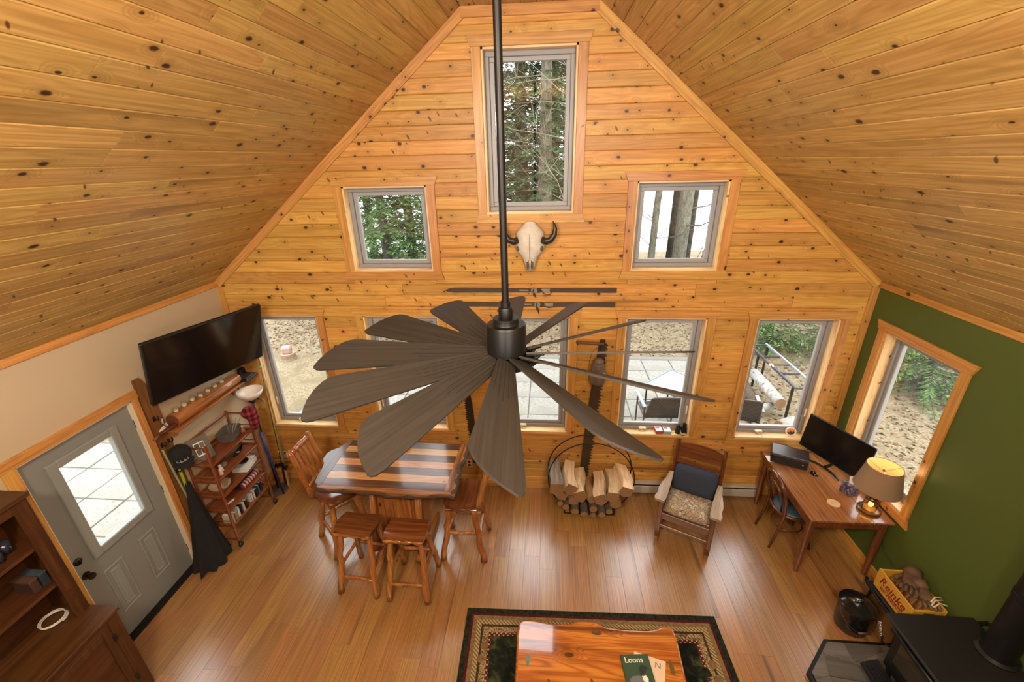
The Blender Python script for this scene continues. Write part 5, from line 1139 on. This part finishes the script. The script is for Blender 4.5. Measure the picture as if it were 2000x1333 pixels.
# ------------------------------------------------------------------ stove corner
IRON = plain('black_iron', (.009, .0085, .008), .42, metal=.3, var=.3, scale=60); IRONG = plain('stove_plate', (.011, .0105, .010), .55, metal=.2, var=.3, scale=80)
pad = thing('hearth_pad', 'slate stone hearth pad under the wood stove', 'hearth', (0, 0, 0))
PADP = [(2.415, -3.1), (2.415, -2.11), (2.70, -1.83), (3.57, -1.83), (3.57, -3.1)]
MB().prism(PADP[::-1], (0, 0, 0), X_, Y_, Z_, 0, .045).build('pad_base', IRON, pad)
SLATE = wood('slate_stone', (.15, .135, .115), (.085, .078, .068), 'X', 'Object', rough=.5, tint=.3, streak=.5, grain=3, ring=.2)
def clip(poly, a, b):
    out = []
    side = lambda p: (b[0]-a[0])*(p[1]-a[1]) - (b[1]-a[1])*(p[0]-a[0])
    for i, p in enumerate(poly):
        q = poly[(i+1) % len(poly)]; s0, s1 = side(p), side(q)
        if s0 <= 0: out.append(p)
        if s0*s1 < 0: k = s0/(s0-s1); out.append((p[0]+(q[0]-p[0])*k, p[1]+(q[1]-p[1])*k))
    return out
random.seed(4); J = {}
ins = [(2.445, -3.1), (2.445, -2.12), (2.71, -1.86), (3.55, -1.86), (3.55, -3.1)]
jp = lambda i, j: J.setdefault((i, j), (2.38+i*.24+random.uniform(-.07, .07), -3.14+j*.235+random.uniform(-.06, .06)))
for i in range(5):
    for j in range(6):
        q = [jp(i, j), jp(i, j+1), jp(i+1, j+1), jp(i+1, j)]; c = (sum(p[0] for p in q)/4, sum(p[1] for p in q)/4)
        q = [(c[0]+(p[0]-c[0])*.94, c[1]+(p[1]-c[1])*.94) for p in q]
        for a, b in zip(ins, ins[1:]+ins[:1]): q = clip(q, a, b)
        if len(q) > 2: MB().prism(q[::-1], (0, 0, .045), X_, Y_, Z_, 0, .010+random.uniform(0, .003)).build('flagstone', SLATE, pad)
MB().prism([p for p in ins[::-1]], (0, 0, .045), X_, Y_, Z_, 0, .006).build('grout', plain('tan_grout', (.14, .11, .08), .9), pad)
so = thing('wood_stove', 'black cast iron wood stove on the stone hearth at the green wall', 'stove', (3.20, -2.34, .0575))
MB().cbox((.02, 0, .38), (.50, .52, .50), .015).build('firebox', IRON, so); MB().cbox((.0, 0, .640), (.64, .62, .026), .012).build('top_plate', IRONG, so)
for sx in (-1, 1):
    for sy in (-1, 1): MB().lathe([(.028, 0), (.03, .01), (.02, .05), (.03, .14), (0, .14)], (.02+sx*.21, sy*.21, 0), 10).build('leg', IRON, so)
MB().cbox((-.245, 0, .40), (.03, .42, .34), .012).build('door', IRON, so); MB().cbox((-.262, 0, .41), (.006, .32, .22), .003).build('door_glass', plain('sooty_glass', (.03, .022, .012), .08), so)
MB().tube([(-.285, -.235, .56), (-.285, .235, .56)], .018, 8).build('door_moulding', IRON, so, True); MB().prism([(-.40, -.24), (-.25, -.27), (-.25, .27), (-.40, .24)], (0, 0, .115), X_, Y_, Z_, 0, .022).build('ash_lip', IRON, so)
for k in range(3): MB().tube([(-.30-.03*k, -.23, .142), (-.30-.03*k, .23, .142)], .006, 6).build('ash_lip_rib', IRON, so)
MB().tube([(-.28, .20, .40), (-.33, .23, .42), (-.335, .235, .47)], .008, 6).build('latch_arm', IRON, so)
MB().tube([Vector((-.335, .245, .46)) + Vector((0, .05, .09))*q/60 + Vector((math.cos(q*.9)*.012, math.sin(q*.9)*.010, math.sin(q*.9)*-.005)) for q in range(61)], .0035, 5).build('coil_handle', CHROME, so, True)
MB().tube([(.33, .29, .60), (.36, .25, .67), (.335, .20, .70)], .016, 6).build('warming_hook', IRON, so)
MB().lathe([(.12, .653), (.12, .665), (.098, .68), (.09, .72), (.088, 2.2)], (.235, .03, 0), 24).build('stovepipe', IRON, so, True, angle=40); MB().lathe([(.092, 1.2), (.094, 1.21), (.094, 1.24), (.092, 1.25)], (.235, .03, 0), 24).build('pipe_collar', IRON, so)
MB().lathe([(.088, 2.2), (.088, 2.72)], (.235, .03, 0), 24).build('stovepipe', IRON, so, True)
ENAM = plain('black_enamel', (.008, .008, .009), .12, var=.2)
bu = thing('enamel_kettle', 'round black enamel ash bucket with a lid beside the stove', 'bucket', (3.035, -1.655, 0))
bu.name = 'ash_bucket'
MB().lathe([(0, 0), (.115, 0), (.125, .01), (.135, .12), (.138, .27), (.142, .275), (.142, .283), (0, .283)], (0, 0, 0), 28).build('pail', ENAM, bu, True, angle=40)
MB().lathe([(.146, .270), (.147, .288), (.13, .298), (.08, .312), (.02, .318), (0, .318)], (0, 0, 0), 28).build('lid', ENAM, bu, True, angle=40); MB().tube([(-.035, .0, .318), (-.02, 0, .338), (.02, 0, .338), (.035, 0, .318)], .007, 6).build('lid_handle', CHROME, bu, True)
MB().tube([(-.143, 0, .25)] + [(-.155*math.cos(PI*i/12), -.155*math.sin(PI*i/12), .25-.14*math.sin(PI*i/12)) for i in range(1, 12)] + [(.143, 0, .25)], .003, 5).build('bail', CHROME, bu)
MB().tube([(-.05, -.15, .115), (.05, -.15, .115)], .010, 8).build('bail_grip', plain('dark_grip_wood', (.12, .05, .03), .5), bu, True)
st_ = thing('iron_stand', 'low black iron stand under the yellow crate', 'stand', (3.40, -1.645, 0))
MB().cbox((0, 0, .305), (.31, .43, .03), .008).build('stand_top', IRON, st_); MB().tube([(-.155, -.21, .29), (-.165, 0, .285), (-.155, .23, .30), (-.13, .255, .31)], .014, 8).build('front_bar', IRON, st_, True)
for sx in (-1, 1):
    for sy in (-1, 1): MB().tube([(sx*.13, sy*.19, 0), (sx*.12, sy*.18, .29)], .012, 8).build('leg', IRON, st_)
YEL = plain('yellow_crate_paint', (.60, .31, .03), .55, var=.18, scale=25); CRIN = plain('crate_inner_wood', (.36, .17, .05), .7, var=.2); REDP = plain('crate_red_print', (.20, .008, .012), .6, var=.2)
cr = thing('beverage_crate', 'yellow wooden beverage crate with red lettering, holding gloves', 'crate', (3.405, -1.66, .3205))
cw_, cl_, ch_ = .265, .40, .20
for s in (-1, 1): MB().cbox((s*(cw_/2-.006), 0, ch_/2), (.012, cl_, ch_), .002).build('long_side', YEL, cr); MB().cbox((0, s*(cl_/2-.008), ch_/2-.005), (cw_-.024, .016, ch_-.01), .002).build('end_side', YEL, cr)
MB().cbox((0, 0, .006), (cw_-.02, cl_-.02, .010), .002).build('bottom', CRIN, cr)
MB().cbox((0, -cl_/2-.0005, .15), (.085, .002, .026), .0008).build('hand_hole', BLACKM, cr)
fx = -cw_/2-.0006
lettering('brand_lettering', 'Reinke', .105, REDP, cr, (fx, .01, .118), -Y_, Z_, .28, .0016)
lettering('word_lettering', 'BEVERAGE', .046, REDP, cr, (fx, -.01, .048), -Y_, Z_, 0, .0008, sx=1.25)
MB().prism([(-.06, .078), (.02, .072), (.11, .076), (.13, .085), (.12, .064), (.02, .062), (-.05, .069)], (fx, 0, 0), -Y_, Z_, -X_, -.0004, .0004).build('swoosh', REDP, cr)
MB().tube([(fx, .13, .172), (fx, .10, .158), (fx, .085, .165)], .004, 5, squash=.3).build('flourish', REDP, cr)
LEA = plain('brown_glove_leather', (.105, .055, .028), .75, var=.4, scale=25, bstr=.3); CORDM = plain('white_cord', (.62, .50, .34), .8)
def glove(label, loc, rz, s, m):
    o = thing('work_glove', label, 'glove', loc, rz, 'gloves in the crate')
    cushion(.11*s, .16*s, .035*s, (0, 0, 0), 'palm', m, o, .4, 8)
    for k in range(4): MB().tube([(-.04*s+.027*s*k, .06*s, 0), (-.045*s+.03*s*k, .11*s, .008), (-.047*s+.031*s*k, .145*s-.01*abs(k-1.5)*s, .0)], [.014*s, .013*s, .009*s], 7).build('finger', m, o, True)
    MB().tube([(.045*s, -.02*s, 0), (.075*s, .02*s, .006), (.085*s, .06*s, .004)], [.015*s, .014*s, .010*s], 7).build('thumb', m, o, True)
    MB().lathe([(.05*s, -.01), (.06*s, .05*s)], (0, -.06*s, 0), 14, rotm('X', 80)).build('cuff', m, o, True)
glove('brown leather work glove lying on top of the crate', (3.43, -1.60, .545), 2.4, 1.15, LEA); glove('brown leather work glove leaning at the wall side of the crate', (3.46, -1.72, .53), 2.9, 1.05, plain('tan_glove_leather', (.13, .075, .04), .75, var=.4, scale=25))
for k in range(6):
    tag(MB().tube([(3.315+.008*k, -1.52-.05*k, .335), (3.33+.01*k, -1.535-.05*k, .43), (3.345+.01*k, -1.54-.05*k, .505)], .010, 7).build('kindling_stick', plain('kindling', (.26, .13, .065), .8)), ['first', 'second', 'third', 'fourth', 'fifth', 'sixth'][k] + ' thin kindling stick from the desk end of the crate', 'kindling', 'kindling sticks in the crate')
tag(MB().tube([(3.44, -1.80, .545), (3.50, -1.76, .56), (3.545, -1.765, .56), (3.54, -1.785, .56), (3.48, -1.79, .555), (3.42, -1.83, .545), (3.43, -1.845, .545), (3.50, -1.81, .552), (3.545, -1.83, .55)], .006, 6).build('cord_loop', CORDM, smooth=True), 'looped white cord on top of the crate', 'cord')

# ------------------------------------------------------------------ hutch by the door
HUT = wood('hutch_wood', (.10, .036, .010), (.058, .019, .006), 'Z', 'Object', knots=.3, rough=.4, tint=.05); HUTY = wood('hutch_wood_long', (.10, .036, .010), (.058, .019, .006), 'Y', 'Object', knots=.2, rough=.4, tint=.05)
hu = thing('hutch', 'brown wooden hutch with open shelves above a cabinet, left of the door', 'hutch', (XL+.004, -2.53, 0))
L_ = 1.5       # runs towards the viewer from y = 0 (door end)
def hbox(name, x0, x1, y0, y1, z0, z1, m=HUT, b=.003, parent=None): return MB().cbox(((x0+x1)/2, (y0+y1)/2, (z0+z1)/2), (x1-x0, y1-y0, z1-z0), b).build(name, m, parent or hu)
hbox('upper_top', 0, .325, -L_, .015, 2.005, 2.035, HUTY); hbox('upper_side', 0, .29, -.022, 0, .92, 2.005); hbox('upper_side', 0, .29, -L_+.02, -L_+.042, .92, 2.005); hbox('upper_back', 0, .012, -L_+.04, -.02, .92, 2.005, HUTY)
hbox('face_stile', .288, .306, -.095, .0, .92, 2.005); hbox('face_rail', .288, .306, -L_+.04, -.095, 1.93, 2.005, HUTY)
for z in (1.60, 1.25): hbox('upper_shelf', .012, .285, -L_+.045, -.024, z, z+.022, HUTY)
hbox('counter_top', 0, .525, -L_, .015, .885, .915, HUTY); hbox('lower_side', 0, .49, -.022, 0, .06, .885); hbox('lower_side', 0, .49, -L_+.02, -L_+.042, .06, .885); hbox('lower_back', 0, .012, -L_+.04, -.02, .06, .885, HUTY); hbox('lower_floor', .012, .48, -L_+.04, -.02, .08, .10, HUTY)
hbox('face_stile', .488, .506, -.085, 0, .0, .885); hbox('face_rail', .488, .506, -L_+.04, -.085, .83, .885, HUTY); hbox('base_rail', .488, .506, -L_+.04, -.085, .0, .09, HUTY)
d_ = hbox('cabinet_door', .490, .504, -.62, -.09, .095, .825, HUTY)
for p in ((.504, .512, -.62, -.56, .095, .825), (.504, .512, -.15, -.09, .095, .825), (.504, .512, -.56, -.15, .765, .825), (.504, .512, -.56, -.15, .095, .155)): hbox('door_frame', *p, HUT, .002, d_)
for z in (.70, .22): MB().cbox((.512, -.088, z), (.006, .03, .06), .002).build('hinge', BLACKM, hu)
MB().ball((.53, -.59, .52), .014, 8, 6).build('door_knob', BLACKM, hu, True)
tag(MB().tube([(-3.44+(.075+.006*math.sin(k*.37))*math.cos(k*.42), -2.655+(.075+.006*math.sin(k*.51))*math.sin(k*.42), .921+.0005*k) for k in range(52)], .0035, 5).build('white_cable', WAX, smooth=True), 'coiled white cable lying on the hutch counter', 'cable')
mg = thing('dark_mug', 'small dark cup on the upper shelf of the hutch', 'cup', (-3.45, -2.66, 1.623)); MB().lathe([(0, 0), (.032, 0), (.038, .08), (.034, .08), (.028, .006), (0, .006)], (0, 0, 0), 14).build('cup_body', plain('dark_glaze', (.03, .03, .045), .25), mg, True); MB().tube([(.036, 0, .065), (.058, 0, .055), (.055, 0, .03), (.033, 0, .02)], .005, 6).build('handle', MATS['dark_glaze'], mg, True)
bt = thing('small_bottle', 'small bottle with a white cap on the upper shelf of the hutch', 'bottle', (-3.40, -2.73, 1.623)); MB().lathe([(0, 0), (.022, 0), (.022, .07), (.010, .09), (.010, .10), (0, .10)], (0, 0, 0), 12).build('bottle_body', MATS['dark_glaze'], bt, True); MB().lathe([(0, .10), (.012, .10), (.012, .118), (0, .118)], (0, 0, 0), 10).build('cap', WAX, bt)
for k, (y_, c, w_) in enumerate(((-2.62, (.03, .04, .05), .045), (-2.68, (.06, .03, .02), .05))):
    o = thing('storage_box', ['dark box on the middle shelf of the hutch nearest the door', 'brown box on the middle shelf of the hutch'][k], 'box', (-3.43, y_, 1.273)); MB().cbox((0, 0, .05), (.15, w_, .10), .003).build('box_body', plain('hutch_box_%d' % k, c, .5), o); MB().cbox((0, 0, .106), (.154, w_+.004, .012), .002).build('box_lid', plain('hutch_lid_%d' % k, mul(c, 1.8), .5), o)

# ------------------------------------------------------------------ rug
def pile(name, f):
    t = NT(name); v, p = t.xyz(); col = f(t, v, p); n = t.noise(v, 400.0, 2.0); return t.bsdf(col, .98, spec=.1, bump=n, bstr=.4, bdist=.004)
two = lambda a, b, s: (lambda t, v, p: t.mix(t.step(t.noise(v, s, 3.0), .4, .6), a, b))
RG = [pile('rug_black_green', two((.010, .012, .008), (.022, .026, .014), 40)), pile('rug_maroon', two((.085, .010, .012), (.05, .008, .010), 60)), pile('rug_tan', two((.20, .13, .055), (.15, .085, .035), 40)),
      pile('rug_gold_dash', lambda t, v, p: t.mix(t.math('GREATER_THAN', t.math('SINE', t.math('MULTIPLY', t.math('ADD', p[0], p[1]), 190.0)), -.35), (.12, .07, .025), (.34, .25, .11))),
      pile('rug_brown_line', two((.035, .02, .012), (.05, .03, .016), 60)), pile('rug_gold_zigzag', lambda t, v, p: t.mix(t.step(t.noise(v, 55.0, 1.0, 2.0), .48, .54), (.10, .055, .022), (.36, .26, .12))),
      pile('rug_maroon_dots', lambda t, v, p: t.mix(t.math('GREATER_THAN', t.math('MULTIPLY', t.math('SINE', t.math('MULTIPLY', p[0], 150.0)), t.math('SINE', t.math('MULTIPLY', p[1], 150.0))), .45), (.09, .010, .012), (.40, .32, .20))),
      pile('rug_dark_field', lambda t, v, p: t.ramp(t.noise(v, 7.0, 4.0, 1.2), [(.38, (.008, .009, .006)), (.52, (.016, .018, .010)), (.62, (.05, .055, .018)), (.72, (.11, .075, .025))]))]
rug = thing('rug', 'dark patterned lodge rug with tan and maroon borders under the coffee table', 'rug', (.675, -2.52, 0), math.radians(1.6))
hw, hl = 1.172, .83
bands = [('outer_border', .05, 0), ('maroon_band', .022, 1), ('tan_band', .038, 2), ('gold_dash_band', .045, 3), ('brown_line', .02, 4), ('zigzag_band', .055, 5), ('dotted_band', .026, 6)]
a = 0.0
for k, (nm_, wd, mi) in enumerate(bands):
    mb = MB(); x0, x1, y0, y1 = -hw+a, hw-a, -hl+a, hl-a; zt = .011+.0002*(k % 2)
    for p in ((x0, x1, y1-wd, y1), (x0, x1, y0, y0+wd), (x0, x0+wd, y0+wd, y1-wd), (x1-wd, x1, y0+wd, y1-wd)): mb.bbox(*p, .001, zt)
    mb.build(nm_, RG[mi], rug); a += wd
MB().bbox(-hw+a, hw-a, -hl+a, hl-a, .001, .0112).build('field', RG[7], rug)
for x, y, sx in ((-.77, .41, 1), (.80, .33, -1)):      # woven animal silhouettes
    m_ = [(-.17, -.02), (-.15, .04), (-.08, .055), (0, .05), (.07, .075), (.12, .06), (.16, .02), (.13, 0), (.08, .0), (.07, -.09), (.045, -.09), (.04, -.02), (-.07, -.025), (-.08, -.09), (-.11, -.09), (-.12, -.03)]
    MB().prism([(x+sx*a_, y+b_) for a_, b_ in m_], (0, 0, .011), X_, Y_, Z_, 0, .0007).build('animal_motif', RG[0], rug)
    for dx, dy in ((-.2, .07), (-.22, -.04), (.14, .10)): MB().lathe([(0, 0), (.035, 0), (.035, .0006), (0, .0006)], (x+sx*dx, y+dy, .0112), 9).build('leaf_motif', RG[5] if dx > 0 else RG[2], rug)

# ------------------------------------------------------------------ coffee table and books
CTOP = wood('glossy_cedar_slab', (.58, .21, .036), (.33, .075, .014), 'X', 'Object', knots=.35, rough=.03, coat=1.0, tint=.0, streak=.95, streak_c=(.09, .015, .006), grain=5, ring=.6, kscale=(2.5, 5.0), spec=.6)
CSIDE = wood('cedar_slab_edge', (.50, .18, .035), (.30, .08, .018), 'X', 'Object', rough=.1, coat=.8, tint=.0)
ct_ = thing('coffee_table', 'glossy live edge red cedar slab coffee table on the rug', 'coffee table', (.65, -2.45, 0))
out = [(-.622, .315), (-.60, .33), (-.524, .336), (-.44, .325), (-.353, .314), (-.27, .318), (-.204, .325), (-.17, .342), (-.139, .351), (-.06, .354), (.01, .352), (.05, .33), (.09, .314), (.211, .306), (.33, .306), (.417, .308), (.50, .325), (.549, .349), (.59, .35), (.617, .336), (.626, .28), (.622, .18), (.614, .0), (.60, -.18), (.61, -.34), (.3, -.35), (0, -.335), (-.3, -.35), (-.61, -.34), (-.62, -.1), (-.626, .10), (-.63, .22)]
MB().prism(out[::-1], (0, 0, .40), X_, Y_, Z_, 0, .05).build('slab_top', CTOP, ct_)
MB().tube([(a_, b_, .432) for a_, b_ in out], .0185, 8, closed=True, jit=.05).build('rounded_edge', CSIDE, ct_, True)
for sx in (-1, 1):
    for sy in (-1, 1): gnarl((sx*.45, sy*.22, .40), (sx*.49, sy*.25, .012), .045, .05, 6, .008).build('leg', CEDARZ, ct_, True)
for x, y, a_, b_, m_, lab in ((-.549, .032, .013, .045, plain('teal_stone', (.10, .22, .20), .06, var=.5, scale=30), 'teal oval inlay'), (.001, .276, .042, .018, plain('brown_stone', (.09, .06, .025), .06, var=.6, scale=40), 'brown oval inlay'), (.543, .051, .017, .052, plain('olive_stone', (.12, .085, .03), .06, var=.6, scale=40), 'olive oval inlay')):
    o = MB().prism(el(a_, b_), (x, y, .45), X_, Y_, Z_, -.002, .0012).build('stone_inlay', m_, ct_); o['label'] = lab
b2 = book('book', 'cream covered book lying under the green loon book', (.235, .29, .014), (1.003, -2.478, .4515), plain('cream_cover', (.66, .50, .34), .45, var=.05), math.radians(-15))
lettering('title_letter', 'N', .062, plain('grey_print_ink', (.14, .12, .10), .5), b2, (.062, .095, .0145), X_, Y_, 0, 0)
GRC = NT('loon_cover'); v, p = GRC.xyz(); GRCM = GRC.bsdf(GRC.mix(GRC.step(GRC.math('ADD', p[1], GRC.math('MULTIPLY', GRC.noise(v, 30.0), .04)), -.085, -.05), (.055, .10, .14), (.030, .075, .040)), .25)
b1 = book('book', 'green covered book titled Loons on the coffee table', (.212, .275, .016), (.930, -2.478, .4663), GRCM, math.radians(5.5))
IV = plain('ivory_print', (.80, .74, .60), .4, var=.02); BKP = plain('loon_black', (.016, .018, .018), .4); GYP = plain('loon_grey', (.13, .13, .12), .5, var=.6, scale=120)
lettering('title_lettering', 'Loons', .057, IV, b1, (-.012, .096, .0162), X_, Y_, 0, .0006)
lettering('subtitle_lettering', 'The Iconic Waterbirds', .0155, IV, b1, (.0, -.108, .0162), X_, Y_)
cov = lambda poly, nm_, m_, z=.0162: MB().prism(poly, (0, 0, z), X_, Y_, Z_, 0, .0003).build(nm_, m_, b1)
cov([(-.075, -.035), (-.05, -.015), (.0, -.012), (.03, -.02), (.045, -.05), (.03, -.075), (-.04, -.075), (-.08, -.06)][::-1], 'loon_body', GYP)
cov([(.015, .045), (.035, .06), (.06, .055), (.075, .042), (.095, .040), (.07, .032), (.058, .02), (.045, .005), (.03, -.005), (.012, .01)][::-1], 'loon_head', BKP, .0165); cov([(.02, -.005), (.045, -.005), (.062, -.035), (.055, -.07), (.035, -.075), (.022, -.04)][::-1], 'loon_breast', IV, .0165)
cov([(.012, .0), (.03, -.006), (.046, -.004), (.044, -.014), (.028, -.017), (.013, -.010)][::-1], 'loon_collar', BKP, .0168)

# ------------------------------------------------------------------ outdoors: stump, patio furniture, metal rack, birch logs
su = thing('stump', 'short sawn tree stump in the yard under a pink salt block', 'stump', (-5.86, 4.22, GZ)); MB().lathe([(0, 0), (.19, 0), (.17, .05), (.165, .15), (0, .15)], (0, 0, 0), 14).build('stump_wood', plain('stump_bark', (.20, .14, .085), .95, var=.5, scale=20, bstr=.5), su); MB().lathe([(0, .15), (.155, .15), (.155, .153), (0, .153)], (0, 0, 0), 14).build('sawn_face', plain('sawn_face_wood', (.34, .27, .18), .9), su)
sb = tag(MB().cbox((0, 0, .085), (.22, .2, .17), .03).build('salt_block', plain('pink_salt', (.34, .20, .17), .6, var=.12, scale=12)), 'worn pink salt block on the stump in the yard', 'salt block'); sb.location = (-5.87, 4.22, GZ+.1535); sb.rotation_euler = (0, 0, .4)
GM = plain('grey_patio_metal', (.20, .22, .24), .4, metal=.4); TTOP = plain('frosted_table_top', (.40, .42, .45), .12, var=.03)
pt_ = thing('patio_table', 'square pale glass patio table outside the fourth lower window', 'patio table', (2.42, 2.02, -.15), math.radians(44))
for i in (-1, 1):
    for j in (-1, 1): MB().cbox((i*.185, j*.185, .645), (.365, .365, .012), .003).build('glass_panel', TTOP, pt_)
for s in (-1, 1): MB().cbox((s*.385, 0, .645), (.03, .80, .03), .005).build('table_rim', GM, pt_); MB().cbox((0, s*.385, .645), (.74, .03, .03), .005).build('table_rim', GM, pt_); [MB().tube([(s*.36, q*.36, 0), (s*.36, q*.36, .63)], .014, 7).build('leg', BLACKM, pt_) for q in (-1, 1)]
def patio_chair(label, loc, rz):
    o = thing('patio_chair', label, 'patio chair', loc, rz, 'mesh patio chairs')
    t_ = 'sling_mesh'
    if t_ not in MATS:
        t = NT(t_); v, p = t.xyz(); w_ = t.math('MULTIPLY', t.math('GREATER_THAN', t.math('SINE', t.math('MULTIPLY', p[0], 300.0)), -.2), t.math('GREATER_THAN', t.math('SINE', t.math('MULTIPLY', p[2], 300.0)), -.2))
        MATS[t_] = t.bsdf(t.mix(w_, (.03, .027, .023), (.11, .105, .09)), .7)
    fr_ = MB().tube([(-.27, .02, .36), (-.27, -.10, .62), (-.25, -.16, .80), (-.22, -.18, .83), (.22, -.18, .83), (.25, -.16, .80), (.27, -.10, .62), (.27, .02, .36)], .015, 8); fr_.build('back_frame', plain('brown_patio_metal', (.055, .045, .035), .45), o, True)
    MB().grid(lambda u, v: (-.26+.52*u, .02-.2*v-.02*math.sin(PI*v), .37+.45*v), 4, 8).build('back_mesh', MATS[t_], o, True)
    MB().grid(lambda u, v: (-.26+.52*u, 0+.46*v, .37+.03*v-.02*math.sin(PI*v)), 4, 6).build('seat_mesh', MATS[t_], o, True)
    for s in (-1, 1):
        MB().cbox((s*.31, .20, .60), (.055, .50, .02), .006).build('armrest', plain('light_grey_arm', (.24, .265, .29), .4), o); MB().tube([(s*.30, .42, 0), (s*.30, .42, .59)], .014, 7).build('front_leg', MATS['brown_patio_metal'], o); MB().tube([(s*.30, -.02, 0), (s*.30, .0, .59)], .014, 7).build('rear_leg', MATS['brown_patio_metal'], o); MB().tube([(s*.28, 0, .37), (s*.28, .46, .40)], .014, 7).build('seat_rail', MATS['brown_patio_metal'], o)
patio_chair('brown mesh patio chair seen from behind in the fourth lower window', (2.05, 1.42, -.15), math.radians(3)); patio_chair('dark mesh patio chair at the lower left of the fifth lower window', (3.18, 1.42, -.15), math.radians(-14))
rk2 = thing('metal_rack', 'black metal lumber rack over the birch logs outside the fifth lower window', 'metal rack', (4.43, 2.75, GZ))
BLU = plain('blue_black_steel', (.055, .06, .075), .35, metal=.4)
for x, m_ in ((-.17, BLU), (.18, plain('galvanised', (.34, .37, .42), .35, metal=.5))): MB().cbox((x, .13, .70), (.04, 1.85, .04), .004).build('long_rail', m_, rk2)
for y_, x1 in ((-.78, .42), (-.25, .20), (.10, .36), (.45, .20), (1.0, .20)): MB().cbox((x1/2-.08, y_, .695), (x1+.16, .03, .03), .003).build('cross_bar', BLU, rk2)
for x, y_ in ((-.17, -.72), (.18, -.72), (-.17, .55), (.18, .95)): MB().cbox((x, y_, .35), (.035, .035, .70), .003).build('post', BLACKM, rk2)
t = NT('birch_bark'); v, p = t.xyz(); n_ = t.noise(t.combine(t.math('MULTIPLY', p[0], 9.0), t.math('MULTIPLY', p[1], 26.0), t.math('MULTIPLY', p[2], 9.0)), 1.0, 3.0); BIR = t.bsdf(t.ramp(n_, [(.28, (.05, .042, .035)), (.40, (.30, .285, .26)), (.6, (.42, .405, .375))]), .8)
def birch(label, a, b, r, m_=BIR):
    o = thing('birch_log', label, 'log', a, 0, 'logs under the metal rack'); d = Vector(b)-Vector(a); MB().tube([(0, 0, 0), d*.5, d], [r, r*1.02, r], 14, jit=.03).build('bark', m_, o, True)
    MB().lathe([(0, 0), (r*.95, 0), (r*.95, .004), (0, .004)], (0, 0, 0), 14, frame_of(-d)).build('cut_end', ENDG, o)
birch('long white birch log under the metal rack', (4.20, 2.15, .10), (4.22, 3.25, .12), .095); birch('short thick birch log in front of the rack', (4.02, 1.72, -.09), (4.32, 1.86, -.08), .11, plain('grey_birch', (.28, .26, .225), .9, var=.4, scale=14))
birch('brown bark log lying beside the birch log', (3.95, 2.5, -.10), (4.05, 3.3, -.10), .10, LBARK); birch('thin pale log lying across the wood pile', (3.78, 2.20, -.08), (4.15, 2.32, -.04), .06, MATS['grey_birch']); birch('dark thin log at the edge of the wood pile', (3.72, 2.0, -.14), (3.60, 3.0, -.14), .045, LBARK)
